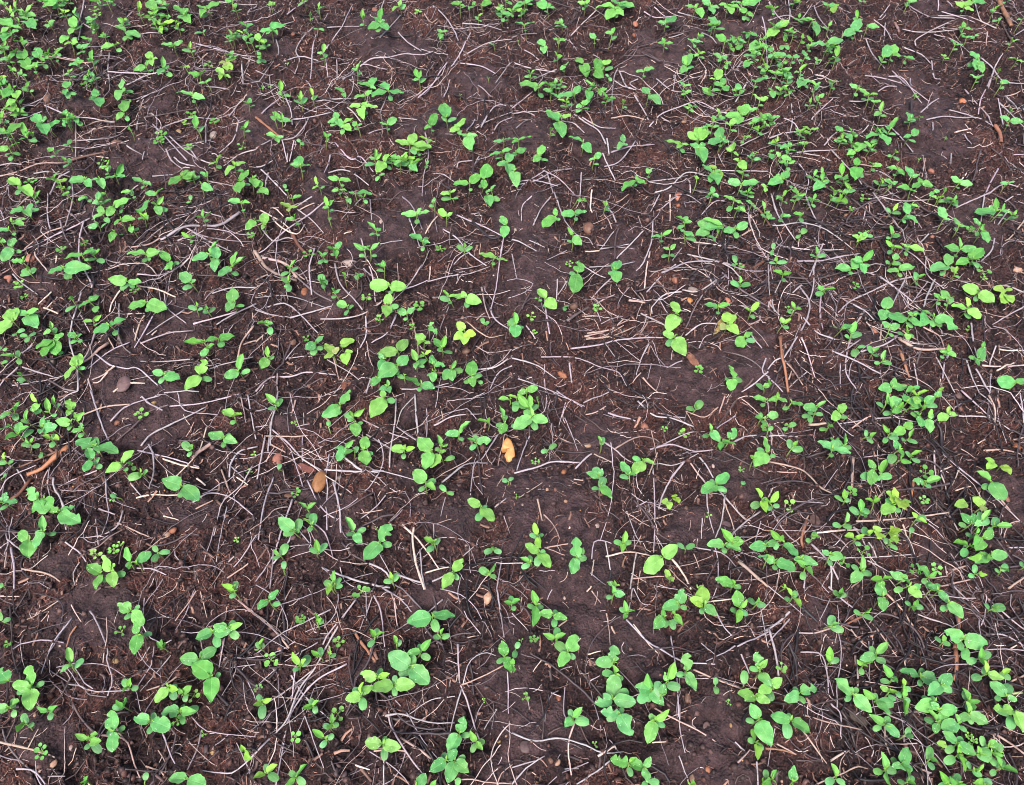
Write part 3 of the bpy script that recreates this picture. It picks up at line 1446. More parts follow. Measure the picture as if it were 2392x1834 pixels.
s 44 40 U35,37 U51,41 C46,35 C44,47
s 35 51 C35,56
s 36 31 L50,29 L34,35
s 61 15 B59,5 L57,20
s 65 23 U72,17 U63,17
s 61 26 L47,24 C58,32
s 70 32 L61,33 B69,26 C67,38
s 81 46 B64,41 L101,50 C80,38 B85,52
s 78 58 L75,47 L72,68 C84,55 C87,64
s 104 61 L90,68 L114,49 C108,66
s 112 62 C115,66 U110,60
s 120 69 C125,67 C109,73 U119,73
s 4 58 U4,51 C-2,60 C10,59
s 2 94 B14,93 B6,85 C0,100
s 33 91 B22,82 L39,103
s 38 91 L27,102 B49,102
s 51 102 B68,111 C54,112 B64,97
s 37 119 U36,105 L29,133 C30,120 C48,121
s 25 126 L15,119 L24,140 B20,134
s 156 80 L138,74 L170,92 C153,90
s 200 20 L190,15 U207,19 C200,25
s 191 39 L178,35 L203,43 C197,35 C191,47
s 161 48 C156,42 C161,54 U165,48
s 86 155 L74,147 L81,168 C90,161
s 95 153 B88,139 L97,166 B98,146 C107,156
s 112 146 U109,132 C107,147 U111,152
s 117 146 L129,136
s 135 137 C131,131 C145,136 C131,145
s 200 166 U189,163 C202,161
s 2 73 C4,71
s 0 163 C1,166
s 100 90 C96,88
w 121 18 6
w 97 134 5
w 102 129 3
w 82 138 5
w 96 90 4
w 217 52 3
w 212 65 3
w 202 126 3
o 101 27 4 3 r
o 143 122 4 3 t
o 150 120 4 3 o
o 82 88 1.5 1.5 p
o 132 9 3 2 y
o 54 37 3 2 t
k o 14 59,46 48,58 37,66 27,74
k b 9 27,74 16,86 10,92
k b 6 59,46 40,56 20,66
k g 5 79,0 83,15 88,30 93,41
k t 5 70,22 90,13 112,11
k g 5 95,25 105,13 120,7 137,2
k g 5 121,3 128,10 140,16
k d 6 101,44 112,31 128,18 145,12
k g 5 121,46 130,37 148,28 162,20 176,13
k g 4 145,12 175,11 205,2
k g 4 118,50 150,58 171,65
k p 5 132,54 155,62 172,67
k g 5 127,44 132,55 132,70 127,82
k p 4 178,32 170,52 150,72
k t 11 180,44 170,52 165,56
k g 5 219,44 205,50 197,60 196,72
k g 4 217,66 205,80 192,95 185,108 183,122
k g 5 165,94 182,88 200,92 219,107
k p 8 168,73 176,80
k t 5 190,67 197,86
k p 4 203,73 212,79
k g 4 83,67 70,72 50,81
k g 4 90,73 92,88 92,104 87,120
k p 5 117,91 135,88 153,87
k g 5 106,102 100,115 85,122 62,124
k t 4 102,113 115,119 128,124
k g 4 85,100 93,102 99,105
k t 4 76,135 90,128 105,119
k g 6 46,73 50,85 55,97 57,118
k g 3 44,66 44,93
k t 3 42,67 37,78 36,90
k g 3 0,85 10,75 30,62
k g 3 0,71 15,60
k g 4 15,66 24,82
k g 4 8,127 18,135 28,144
k g 6 10,133 12,150 12,168
k t 4 4,151 6,137
k g 4 117,150 130,152 143,157
k g 4 55,127 68,137 74,145
k g 3 68,145 63,155 64,165
k t 5 23,154 40,155 52,162
k t 3 37,165 40,157
k g 3 148,133 152,142 163,152
k g 3 188,100 195,85
k p 4 140,106 153,109
k t 3 144,99 148,106
k t 5 167,99 182,92
k t 5 195,160 212,146
k g 4 220,123 210,138 200,150
k p 4 200,140 190,155 178,168
k g 3 197,102 190,120 185,145
k g 3 182,112 180,130 176,145
k d 5 172,152 185,147
k g 4 67,0 52,8
k t 3 180,62 189,55
k t 3 159,38 166,25
k g 4 195,60 210,75
k d 4 0,119 35,120 62,119
k t 3 102,147 108,130
k g 3 84,130 82,108
k g 4 112,78 121,89
k g 4 140,0 172,2
k g 4 212,2 215,20 219,40
k t 4 205,0 210,25
k g 3 152,0 158,15 188,22
k d 5 202,6 219,20
T 598 917
s 17 10 U8,1 U20,11 C22,5 C10,14
s 72 11 B81,-2 L57,21 C71,19
s 82 20 U93,13 U80,15 C76,18 C78,24
s 84 26 L86,37 C91,25
s 110 4 L98,21 C119,8 L107,-2
s 62 29 C62,24
s 92 49 L94,37 L94,62 C100,52 C88,58
s 84 49 U75,55 C87,46
s 76 47 L67,47 L70,59 U84,40
s 127 49 L115,48 U136,47 C126,56 U129,44
s 150 50 L138,38 L144,65 C141,55
s 157 52 L161,50 L149,64
s 158 46 U155,36 U164,43 C153,48
s 161 58 C170,55
s 174 35 L161,35 U184,25 C177,41 U177,29
s 188 42 B201,41 U180,40 C187,36 C183,49
s 145 77 L135,66 U154,85 C153,74 C139,84
s 163 85 C157,79 C169,87
s 192 98 L181,91 L204,109 C197,96 C189,110
s 44 100 U36,94 U51,94 C45,104
s 47 113 C49,103 C45,118 U40,108
s 32 118 L19,107 C38,108 C23,121 U37,121
s 84 120 U76,106 L90,129 C77,122 C94,116
s 106 128 B115,112 L92,143 C116,130
s 152 128 U143,124 C157,125 C146,136 U152,131
s 20 139 C26,129 U16,134 C14,142
s 54 137 U51,125 C46,133 C61,129
s 24 152 C24,144
s 67 163 U67,152 C58,161 C74,165 C72,158
s 116 160 C109,161 C122,154 U115,153
s 169 154 B177,142 L159,168 C173,160
s 203 134 C195,137 C210,137 U202,131
s 198 155 C191,150 U204,146 C205,158
s 199 26 U189,24 U200,21
s 211 22 U208,11 C214,19
s 213 26 L210,36 C205,28
s 217 6 U207,6
s 216 76 C212,75 C219,73
s 19 66 C20,63
w 33 26 3
w 34 86 5
w 103 116 2
o 19 57 5.5 6.5 r 10
o 54 77 7.5 11 B 10
o 28 88 5 2 b
o 193 48 3.5 5.5 b
o 71 73 3.5 2 g
o 180 131 2 1.5 p
o 62 106 1 1.5 p
o 174 77 5 5 v
k g 5 19,0 17,15 14,28 12,45
k g 6 12,24 10,50
k g 5 12,31 28,44 40,57 54,66 60,69
k t 5 8,39 30,38 45,37
k g 5 9,40 5,55 1,74
k g 5 15,72 10,95 2,126
k g 4 63,54 61,70 62,85 60,100 61,118
k g 5 60,69 85,69 110,70
k g 6 76,59 90,66 105,71
k g 4 90,66 110,70 140,77
k g 5 45,77 52,92 62,104 70,109
k g 6 67,78 71,98 73,121
k g 6 136,1 137,20 139,37
k g 5 120,2 119,25 115,50 114,64
k g 4 136,3 125,15 120,28
k g 4 92,26 110,31 131,43
k g 4 120,29 137,41
k g 4 95,38 115,47 126,53
k g 4 94,63 105,69
k g 4 207,36 195,55 187,66 183,87
k g 5 159,76 180,65 200,59 205,57
k g 5 152,29 170,21 193,21
k k 4 192,0 193,22
k k 5 196,0 196,22
k g 3 146,14 146,38
k t 3 158,13 160,23
k p 8 125,113 140,130 157,151
k p 8 135,115 135,130 137,147 144,168
k g 6 122,160 145,161 168,154
k p 5 145,154 165,150
k g 7 97,147 110,153 118,165
k g 6 57,150 80,160 100,164 115,168
k d 7 73,128 82,138 96,147
k g 6 32,93 22,115 16,138
k g 5 33,120 28,130 15,147
k g 5 15,134 14,150 12,168
k g 4 15,138 0,162
k g 4 36,118 48,132
k g 4 50,112 60,122 66,142
k g 3 25,132 45,130
k g 3 39,98 35,110
k d 5 76,100 90,92 101,88
k g 4 111,88 100,100 90,109
k g 3 115,110 125,100
k t 3 91,103 108,100
k g 3 152,112 152,125
k t 3 154,113 167,108
k g 3 162,90 158,106
k g 4 204,99 214,91
k g 3 212,105 217,120
k t 4 212,71 206,80
k g 5 210,145 206,168
k g 3 177,141 190,130
k t 5 34,7 30,20
k g 3 41,18 41,28
k g 4 0,15 9,13
k g 4 0,30 10,28
k t 3 23,66 26,78 30,83
k t 4 9,60 16,46
k t 5 12,43 25,51
k g 3 40,38 40,60
k t 3 35,72 43,68
k d 3 63,42 78,35
k g 3 35,30 46,27
k g 3 16,143 33,132
k t 3 92,40 100,60 110,65
k g 3 30,49 40,80
k g 3 159,141 167,147
k g 5 141,137 142,155 145,168
k g 3 106,139 117,160
k d 3 218,66 200,51 188,52
T 1196 917
s 15 14 U15,2 L0,8 C22,10 U5,1
s 17 21 L1,31 L31,25 U15,11 C21,32 C10,12
s 4 5 U-5,3 C2,18
s 3 26 C0,30
s 22 7 U20,4
s 31 49 C25,51 C38,44
s 76 43 U73,37 C78,38
s 75 72 L64,68 L77,65 C69,59
s 76 79 L86,90 C68,82 C79,72
s 100 70 L93,59 U106,71 C92,71
s 112 58 L104,69 L122,61 C103,55
s 175 79 L162,86 L185,69 C184,84 C170,74
y 134 93 L128,94 L135,100
y 139 90 U143,94 U139,87
s 158 14 C149,13 C162,7 U156,9
s 170 33 U169,26 C163,38 L178,42
s 180 42 U178,50 U191,45
s 186 40 B191,30 C180,40
s 217 7 L206,4 C213,12
s 214 22 C213,17 U206,22 C218,26
s 218 51 L216,38 L207,62 C210,47
s 207 57 U203,54
s 214 92 U208,82 U218,103 C204,98 C219,90
s 199 76 C197,78
s 22 123 U19,111 U26,134 C15,121 C27,121
s 23 137 L11,129 L33,149 C28,135 C21,148
s 15 146 U6,141 C8,150 C15,139
s 55 141 B54,123 L51,155 C64,141 B61,132
s 95 129 U97,118 U94,137 C87,127 C102,127
s 129 141 L142,130 L113,153
s 148 134 C141,129 C156,130
s 182 130 L167,129 L196,135 C182,137
s 189 129 U178,116 L199,127 B195,123
s 217 131 L203,132 C218,126
s 219 141 L210,140
s 190 165 L174,159 C196,166 U188,161
s 89 165 L81,162
s 160 168 U163,165
y 134 158 L132,153 L137,160
w 20 59 4
w 4 89 3
w 168 105 3
w 196 66 3
w 216 32 5
w 130 31 3
w 147 35 5
o 44 68 3.2 3 o
o 113 29 5 3 r 20
o 64 45 5 2.5 t 20
o 75 87 3 2.5 r
o 46 93 2.2 1.6 t
o 37 83 1.5 2 r
o 30 83 1.8 1.6 t
o 9 96 1.2 1.2 p
o 73 114 2.5 2.5 p
o 149 99 2 2 b
o 182 113 6 5 v
o 172 63 2 2 p
o 41 32 2 1.6 y
o 124 73 3 2 b
o 86 134 2 2 b
k g 8 2,69 20,65 35,60 58,60
k g 6 54,66 63,56 68,52
k g 5 78,42 92,52 103,60
k t 5 88,48 105,42 120,41 126,43
k g 6 118,49 135,47 155,51 172,49
k g 6 190,42 200,39 219,38
k g 6 107,9 122,17 138,21 155,30
k g 4 125,17 148,22
k g 5 82,18 95,23 105,27
k t 4 63,19 72,17 80,13
k g 4 61,10 83,0
k g 4 38,0 50,6 60,12
k g 6 148,58 136,74 128,90 124,108
k g 4 120,68 121,90 122,115 121,137
k d 5 104,93 115,107 125,120 140,129
k g 4 125,62 140,62 158,56
k g 5 160,57 172,73
k t 5 153,60 160,70 170,82
k g 5 177,85 190,100 200,110
k g 5 182,88 179,110 174,124
k g 4 166,87 169,105 173,120
k t 4 182,96 187,110 191,122
k g 5 212,102 200,112 190,120 186,127
k p 5 80,140 100,139 120,140
k g 4 68,143 70,128 78,127 85,129
k g 4 80,128 83,143 84,152
k k 5 85,152 82,168
k g 5 106,138 103,155 101,168
k p 7 137,142 145,155 153,168
k t 10 193,146 205,155 219,166
k d 4 155,134 180,140 195,153
k t 6 22,91 24,102 26,110
k t 4 27,104 35,113 41,125
k t 3 28,133 45,139
k t 4 28,133 48,129
k t 3 7,89 26,77
k g 4 15,38 10,52 4,66
k g 3 45,23 52,38 56,51
k g 3 46,8 40,28
k t 4 70,53 85,60
k g 3 35,1 62,12
k t 5 182,3 177,18
k t 4 176,13 165,20 148,18
k d 5 195,2 185,17 175,30
k g 4 190,22 175,31
k t 3 149,17 155,28
k d 5 54,20 64,26
k t 3 119,33 124,55 124,66
k t 4 124,53 117,70
k t 3 103,105 118,114
k t 3 110,123 104,134
k g 3 122,120 133,138
k g 3 98,101 105,120 110,128
k t 4 196,128 213,120
k d 4 176,142 167,160
k p 4 68,156 70,144
k g 3 67,154 80,165
k t 4 110,152 107,168
k t 5 103,159 130,158
k t 4 135,151 150,166
k t 3 155,139 160,150
k g 4 115,93 106,98
k d 3 196,132 202,148
k d 5 180,50 200,60 219,70
k g 3 113,59 125,62
k t 4 53,74 61,75
k t 4 37,37 51,43
k g 4 130,44 150,36 165,33
k t 4 204,42 215,50
k g 3 213,110 205,140
k g 3 163,107 162,125
k t 3 152,156 168,155
T 1794 917
s 8 5 L0,7 L17,8 U8,0
s 20 9 L31,11 C13,15
s 0 21 L9,18
s 42 13 U51,7 L30,13 C47,19 C34,17
s 36 19 C29,21 C36,26
s 61 17 L66,9 L55,23 C68,21 C56,17
s 18 28 C13,32 C24,26 U14,29
s 52 29 C54,25 C44,32 U56,30
s 22 46 C18,40 C30,48 U26,41
s 55 48 L43,41 L71,52 C58,41 C54,55
s 65 46 U65,35 C71,46 C58,40
s 87 38 C84,32 U93,34 C90,43
s 0 33 C2,31
s 1 55 C5,54
s 101 9 U102,0 C93,8 L115,6
s 106 15 U103,4 C99,19 L112,13
s 113 13 L107,17 L119,16 U115,9
s 119 8 L131,7 L116,1
s 123 12 L130,4 C131,10
s 134 9 L142,3 C149,10
s 143 4 L148,-1
s 130 20 L132,29 L127,17 C122,17
s 137 22 L139,34 U140,14 L141,19
s 133 14 U137,11 U128,10
s 154 18 L145,24 U156,12 L163,19
s 104 35 U98,27 L110,36 C99,43 C112,39
s 117 31 L108,35 L124,25
s 121 39 U125,31 C128,43 C115,40
s 112 49 L108,40 U116,55 C104,60
s 122 54 U132,50 C130,60 C118,50
s 113 58 U123,60 U113,52
s 91 66 L86,57 L87,79 C79,73 C96,75
s 96 70 U103,57 C106,71
s 66 91 U65,82 C57,88 C70,91
s 80 103 U79,91 U83,107 C70,98 C86,99
s 90 94 U83,91 U97,91 U91,87
y 109 91 L101,84 U108,81 U106,94
y 115 92 L122,94 L117,100 U112,97
s 107 96 L97,104 C102,90 C114,101
s 66 112 U68,102 C55,113 C72,115
s 128 107 U123,102 U136,112 C135,106 
s 121 120 C124,116 
s 134 77 B124,75 U148,73 C137,80
w 135 69 6
w 71 85 6
w 19 97 6
w 58 40 4
s 2 95 U9,84 U-3,92 C10,97 C0,100
s 38 123 C41,119 C33,127 U44,124
s 11 127 U2,117 U13,121 C0,130 C6,134
s 14 128 L26,141
s 28 142 L43,147 L22,143 C33,140
s 6 145 L-4,140 L25,150 C6,152
s 32 149 U38,157 U24,143 C29,160
s 53 139 L46,135 C64,138 C53,146
s 75 125 U65,123 U83,121 C78,130 
s 85 121 C83,115 U90,118
y 96 120 L90,114 U94,124 
y 105 119 U114,118 L110,129 U106,115
s 104 128 U110,122 C111,134 C100,125
w 81 136 6
w 65 145 5
w 125 152 5
w 144 151 5
w 133 92 5
s 80 153 U81,140 L71,162 C72,147 C89,155
s 97 160 U88,160 U107,159 L97,168
s 116 159 B104,153 U121,164 C119,156
s 124 168 L131,164
s 138 158 B127,146 U145,152 C132,163
s 141 168 L147,164 L134,160
y 170 94 L160,97
y 185 97 L175,89 L183,101
y 194 60 L186,56 L187,65
y 200 62 U208,69
s 191 76 U178,67 L202,92 C183,82
s 183 110 U191,100 L177,114 C182,102 C192,106
s 174 112 L165,103 L178,104 C163,112
s 178 121 U179,115 C169,121 U175,130
s 184 125 L193,118 L178,135 C188,131
s 195 114 C196,107 U209,114 C190,117
s 172 131 U158,129 C168,128 C166,140 U177,134
s 190 139 L206,139 L178,144 U186,143
s 183 138 C179,140 U170,141
s 180 155 U188,156 C177,147 C173,157
s 199 150 C205,147 U206,154 C195,152
s 219 149 C217,147
s 14 168 U13,163
k t 6 0,60 15,63 30,70 45,80 57,88
k t 5 0,68 25,68
k t 9 73,55 73,80
k d 6 30,48 31,70
k t 7 188,3 192,18 193,32
k g 5 165,-2 182,14 193,24
k k 8 145,24 147,38 150,52
k t 7 184,50 200,50 219,53
k t 5 68,33 80,25 88,20
k d 6 73,16 66,28 63,36
k p 5 42,120 70,119 105,119
k g 5 73,115 90,123 105,118
k t 6 74,112 110,109 150,107
k g 5 75,120 82,130 84,142
k g 4 2,101 15,118 27,130
k g 6 37,129 50,145 60,160
k d 7 38,156 50,168
k g 5 52,146 54,168
k g 4 42,142 80,142 125,139
k g 4 85,144 105,155
k g 4 86,128 92,142
k o 9 33,110 28,125 30,133
k t 4 35,105 25,122
k t 7 153,153 170,147
k t 5 148,165 175,159
k t 8 205,168 219,158
k p 4 147,68 156,64
k p 4 163,66 157,80
k p 4 161,83 173,80
k p 4 147,68 152,78 153,92
k g 5 143,49 144,72
k t 3 165,48 176,57
k t 5 200,92 206,102
k d 4 195,125 214,148
k g 4 155,103 162,118
k d 5 140,90 157,105
k d 4 125,90 133,104
k t 6 94,90 100,84
k t 4 117,70 107,78
k g 4 60,27 95,24 115,22
k g 4 0,38 25,38
k k 4 0,25 25,23
k g 3 0,4 3,50
k g 4 50,12 75,14
k t 9 35,27 52,26
k o 8 124,76 122,92
k g 4 150,53 185,80 215,110
k g 4 20,93 48,94
k g 3 102,54 70,58
k d 8 11,153 6,168
k g 5 31,154 30,168
k g 4 163,20 190,22 211,32
k g 4 180,0 188,14
k g 4 159,13 168,8
k p 3 180,43 185,41
k t 5 210,40 219,38
k g 4 218,30 216,0
k g 3 112,24 108,54
k d 5 54,121 68,133
k t 5 115,113 118,123
k g 3 137,112 150,125
k g 4 206,133 219,133
k t 4 14,104 15,92
k p 4 0,90 4,82
k t 4 70,168 80,160
k g 3 157,137 170,157
o 163 2 4 3 v
o 164 13 3 2.5 r
o 212 47 4 2.5 o
o 204 91 3 3 r
T 0 1375
s 112 19 B100,12 L123,31 C119,14 C106,26
s 118 39 L115,57 L115,28 C130,39
s 61 65 U58,50 L51,72 C71,60
s 27 85 L25,104 B23,66 L10,82 C38,80 C8,90
s 8 79 B-8,72 B-4,68
s 8 102 L-6,104 U18,97 C12,109 C11,94
s 42 105 U31,101 U49,100 C43,112
s 21 115 C19,107 U15,124 C28,117
s 110 84 C105,78 U112,76 U105,89 C118,85
s 106 101 C96,101 U99,95 U110,93
s 97 122 B95,104 L96,140 C107,118 C91,124
s 76 129 U64,124 U84,125 U88,130 C73,137 C86,140
s 170 60 L153,60 L185,51 C188,48
s 181 75 L164,62 L180,97 C188,72
s 182 37 L167,43 L198,36 C184,38 C187,50
s 195 34 L182,32 U208,29 C200,27 C204,42
s 145 84 L132,97 U153,86 C150,95 C149,84
s 156 90 U166,83 U153,84 C158,97 C161,86
s 154 105 B137,106 U168,105 C175,101 C157,99 C157,116
s 129 113 B114,110 B145,119 C131,106 C126,124
s 160 163 L144,162 L176,168
s 124 165 C125,158
s 2 28 C9,26 C-2,20
s 139 51 U134,46 U143,47 U139,43
s 200 3 U193,0 C200,6
s 74 165 U75,160 U72,169
s 209 139 U206,134 U217,146
w 104 37 5
w 36 139 6
w 165 92 6
w 151 113 5
w 7 47 3
w 174 124 3
k g 4 78,20 83,28 90,50 95,64 97,78 94,93
k g 4 61,25 47,44 40,55 36,73
k g 3 55,32 46,46 40,58
k g 4 54,46 38,46 22,50 12,52
k o 5 65,32 60,40 57,50
k d 7 61,97 68,108 77,120 88,126
k d 4 53,79 61,97
k t 5 88,126 109,130 117,150 120,162
k t 7 2,133 25,137 49,145
k t 6 98,117 107,130
k g 3 66,69 72,80 80,86
k g 4 192,42 188,68
k g 3 203,50 201,70 190,93
k t 5 150,74 140,82 125,87
k g 3 164,110 180,123 219,127
k g 4 230,128 204,156 188,158 175,156
k g 3 132,50 130,66 118,84
k g 3 146,57 136,70 120,88
k g 4 139,121 144,134 150,150
k g 4 173,121 168,137 160,155
k t 8 204,10 212,17 219,24
k g 3 128,50 120,62
k g 4 16,155 30,156 41,168
k t 2 91,25 91,45 90,65
k p 3 61,14 69,28
k d 4 104,154 120,156 150,156
k t 3 50,10 36,20 24,27
k p 2 3,9 20,6
k d 4 10,15 13,50 15,72
k d 3 24,0 18,10 8,25
k t 3 135,138 142,150 140,160
k p 3 24,137 33,120
k g 3 62,84 72,84 75,90 92,93
k t 5 125,152 137,156 141,162
k t 3 0,146 12,130 14,123
k d 4 2,120 8,135 30,158 60,162
k g 3 220,170 206,140 204,133
k g 2 211,76 219,95
k g 2 196,68 219,66
k t 4 168,3 160,15 150,28
k g 3 167,0 160,20 150,35
k t 3 172,3 177,25
k g 3 91,119 82,133
o 61 136 2 2 p
o 43 148 3 3 t
o 99 62 3.5 2 y 20
o 182 140 3 3 y
o 176 138 3 4 k
o 30 108 1.5 1.5 t
o 214 133 3 2.5 t
T 598 1375
s 11 10 L19,1 L1,17 C21,13
s 65 -3 U61,6
s 102 41 U97,34 U110,38 C104,34 C96,50
s 120 47 U118,41 C122,47
s 151 24 L129,29 L170,22 C154,20 C155,37
s 158 41 C152,41 C166,40 U161,34
s 132 67 L113,55 L148,81 C134,56 C122,74
s 141 54 U150,43 L129,55 C140,47 C149,60
s 118 82 L98,86 L136,82 C119,74 C119,92
s 104 76 B89,73 U114,73 C107,68
s 90 91 L76,95 B99,82 U92,80 C83,85 C92,104
s 38 66 U31,54 U43,60 C32,70 C46,57
s 54 57 C55,50 U47,53
s 63 56 C68,57 U62,49
s 3 51 C0,46 U7,43 C5,50
s 52 28 C55,29 U50,22 U57,25
s 5 97 C1,91 U14,93 U-3,100 C5,111
s 48 101 U39,102 U54,96 C51,106 C47,96
s 65 116 U65,106 U61,122 C58,117 C71,116
s 59 128 U48,120 C55,136 C66,125
s 108 133 L93,131 L124,136 C110,126 C110,147
s 8 158 U-3,163 U19,151 C8,150 C19,164
s 34 162 U44,150 U24,169 C29,157 C42,168
s 174 124 B178,109 L164,141 C183,125
s 188 131 U183,121 U194,138 C184,140 C193,131
s 163 147 L148,156 L172,138 C159,141
s 170 147 L164,166 B182,157 C179,143 C173,156
s 138 170 L145,158 L134,172
s 150 170 U154,163
s 171 169 C174,162
s 213 58 B210,44 L219,72 C206,64
s 218 13 U212,11 U226,9 C218,6 C221,18
w 38 26 5
w 90 3 7
w 71 46 5
w 13 61 7
w 34 127 6
w 70 107 6
w 2 85 4
w 195 96 2
o 198 8 4.5 7 t 20
o 21 52 3.5 3 r
o 71 60 2.5 3.5 b
o 24 56 2 2 t
o 175 66 2 2 t
o 151 73 2.5 1.5 r
o 208 131 2.5 2 y 40
o 214 126 1.5 1.5 t
o 97 127 2 3 g
o 69 157 3 4 k
o 76 160 3 4.5 k
k g 5 86,8 74,24 64,38 57,48
k g 5 78,20 62,48 50,68 38,88 25,115 0,140
k g 5 78,64 55,78 42,92 30,110 22,140 17,168
k g 3 44,80 30,106 20,145
k g 3 53,46 25,62 0,84
k g 4 50,68 28,88 5,102
k t 8 0,22 15,35 30,53
k o 8 83,35 90,46 102,62
k g 4 160,9 145,22 130,31 115,40 95,44
k g 5 101,7 107,20 110,50
k d 4 117,8 111,16 112,25 116,33
k t 5 118,8 121,32
k g 5 106,-2 125,10 133,20
k g 5 119,-2 142,18
k g 3 100,8 94,22 88,37
k g 4 64,18 45,27 20,40 0,56
k g 4 30,74 40,90 46,96
k g 3 54,104 62,111
k t 4 14,92 35,95 57,97
k g 3 41,104 50,130 58,154
k g 5 114,92 114,112 121,128 130,142 142,158
k g 5 110,108 125,108 140,113 153,115 170,116
k g 3 115,92 130,108 140,126 155,145
k t 7 124,128 138,136 150,146
k g 5 173,50 174,78 180,95 187,118 192,132
k t 4 176,82 200,72 212,66
k g 4 176,85 170,110 164,132
k g 3 177,82 183,64 195,56 205,58
k t 5 101,139 114,138 128,139
k g 4 109,147 109,168
k g 5 206,0 209,20 212,42
k g 4 215,71 216,107
k d 3 193,138 204,161
k t 4 170,165 185,163 200,166 219,168
k g 2 164,28 168,56
k p 5 85,151 97,155
k d 3 51,149 59,157 70,168
k t 4 116,5 121,18
k g 3 94,2 95,28
k g 3 158,1 175,6 187,16 193,26
k d 3 203,15 212,40
k t 3 181,42 191,40
k g 2 170,92 150,96 130,108
k g 3 128,140 120,160 108,168
k t 4 206,168 210,158 219,151
k g 3 211,118 219,124
k d 5 17,132 36,141
k t 3 126,108 108,130
k g 3 195,120 206,103
T 1196 1375
s 21 14 U17,1 U18,33 C13,14 C27,15
s 35 23 L23,20 L47,25 C37,19 C36,33
s 37 43 U26,38 U47,39 C39,33
s 48 54 B56,40 L40,67 C37,46 C54,60
s 3 52 C6,46 C2,59
s 0 66 U1,60 U1,72
s 87 4 L97,5 U86,-3 C81,8
s 98 21 U96,10 U95,27 U104,19 C93,17
s 142 13 L128,17 B147,0 C149,17
s 139 22 U146,32 U140,18
s 130 24 L121,34 U129,17 C124,25
s 135 27 C139,29 C139,35 C130,33
y 163 13 L163,-4 U157,14 L152,8
s 165 14 L175,23 C161,21
s 195 17 L192,1 U201,9 U192,29 C187,18 C202,22
s 210 12 C202,8 C217,14 U211,8
s 87 63 L71,63 B87,48
s 89 73 L85,92 U86,65 C77,72 C95,78
s 92 107 B103,125 B76,105 C81,112 C95,102
s 86 94 L106,97 B71,98 C102,85
s 119 87 U116,72 B105,84 L130,100 C116,97 C107,98
s 128 92 L130,81 C124,79
s 133 79 U138,62 B132,76 C144,85
s 149 71 B150,55 L157,88 C141,74
s 122 113 L116,132 U135,103 C118,107 C131,118
s 52 111 U60,101 L45,118 C49,103 C66,114
s 174 83 C174,78 C175,90
s 198 83 C199,70
s 212 68 B209,54 U219,60 C203,68
s 212 72 L222,84
s 208 92 L193,89 B199,96 L221,97
s 211 112 L204,98 L222,135 C200,112
s 208 118 U208,131
s 209 132 U210,147 C204,130 C215,138
s 100 149 B84,145 U107,144 L114,154 C102,161
s 113 153 L119,144 L117,166
s 116 165 C126,166 C112,169
s 216 163 C217,157 U213,168
s 153 168 U154,164
w 19 43 4
w 8 44 2
w 12 93 4
w 71 133 3
w 185 98 3
o 40 94 3 3.5 o
o 150 93 3.2 5 b 10
o 11 136 6 6 v
o 166 118 3.5 4.5 v 30
o 167 155 3 3 o
o 45 8 1.6 2.4 p
o 33 147 3 3 b
o 39 149 2.5 3.5 t 30
o 154 162 2.5 4 t
o 127 74 1.5 1 r
o 187 117 1.5 2 y
k g 5 0,124 20,130 40,128 60,133 78,140 95,140
k p 5 54,114 49,128 48,140 49,150 51,160
k t 5 122,102 135,112 160,122 175,131
k g 4 143,100 143,120 148,140
k g 4 135,42 138,57 141,80 142,110
k g 5 98,26 115,45 125,53 147,63 174,64
k p 3 104,30 116,47 125,55
k t 4 81,21 83,35 84,48
k t 6 85,32 88,38
k t 5 154,71 175,77 195,87
k p 4 165,13 178,10 190,10
k g 5 219,37 205,44 192,50
k g 4 191,49 178,57 165,63
k g 4 174,22 182,33 188,41
k g 3 213,17 216,35 219,50
k g 3 45,85 44,105 47,113
k d 4 24,90 27,110 26,129
k t 3 65,115 73,121 78,120
k g 4 0,153 20,147
k g 5 0,167 12,154 28,143
k g 5 84,147 72,157 55,168
k d 5 95,155 98,162 105,168
k p 3 25,62 18,71
k p 4 64,56 76,53
k d 3 98,58 108,57 115,59
k g 6 191,131 199,139
k g 5 209,148 210,168
k g 4 143,143 150,162
k g 5 196,56 202,76
k g 3 104,0 110,12 116,14
k g 4 103,0 100,18
k g 3 12,88 15,103
k d 5 58,70 70,84 77,92
k p 4 120,132 132,131
k g 3 34,1 30,10
k t 5 40,32 47,27
k p 7 73,144 82,138 87,135 89,137
k t 5 193,149 203,138
k g 3 161,48 173,56
k d 3 60,137 40,128
k t 3 127,114 150,104
k g 3 0,21 14,36
k d 3 8,56 20,60
k g 3 45,154 57,154
k p 5 64,3 68,-2
k t 4 68,2 76,13
k g 4 66,80 75,75
T 1794 1375
s 21 7 U15,-1 U27,17 C25,2 C14,9
s 62 5 U64,-1 U61,9 C57,3 C67,5
s 82 21 C73,19 C90,26 U88,16
s 55 32 C56,23 C65,36 U61,30
s 98 7 L94,-6 L98,20
s 120 -2 L132,8 C108,2
s 125 15 U128,8 U125,20 C118,11 C133,16
s 146 2 L137,-3 L154,12
s 154 12 L167,25 C148,19
s 193 17 C187,14 C203,15 U197,18
s 53 63 U53,49 U49,56 C61,60
s 92 57 L79,60 U103,46 C88,49 C101,63
s 81 66 U76,60 U90,63 C80,73 C81,59
s 150 45 C143,41 C156,48 U150,40
s 167 43 B151,36 B188,48 C163,37 C164,53
s 170 50 C168,61
s 182 60 U183,50 U186,68 C190,55 C170,63
s 187 73 U184,61 L202,77 C174,77 C188,66
s 200 72 C208,77 U208,69
s 204 92 L190,79 L213,96 C208,82 C195,95
s 211 105 B193,102 L219,123 C207,120 C187,99
s 130 75 B113,69 B149,80 C129,83 C132,68
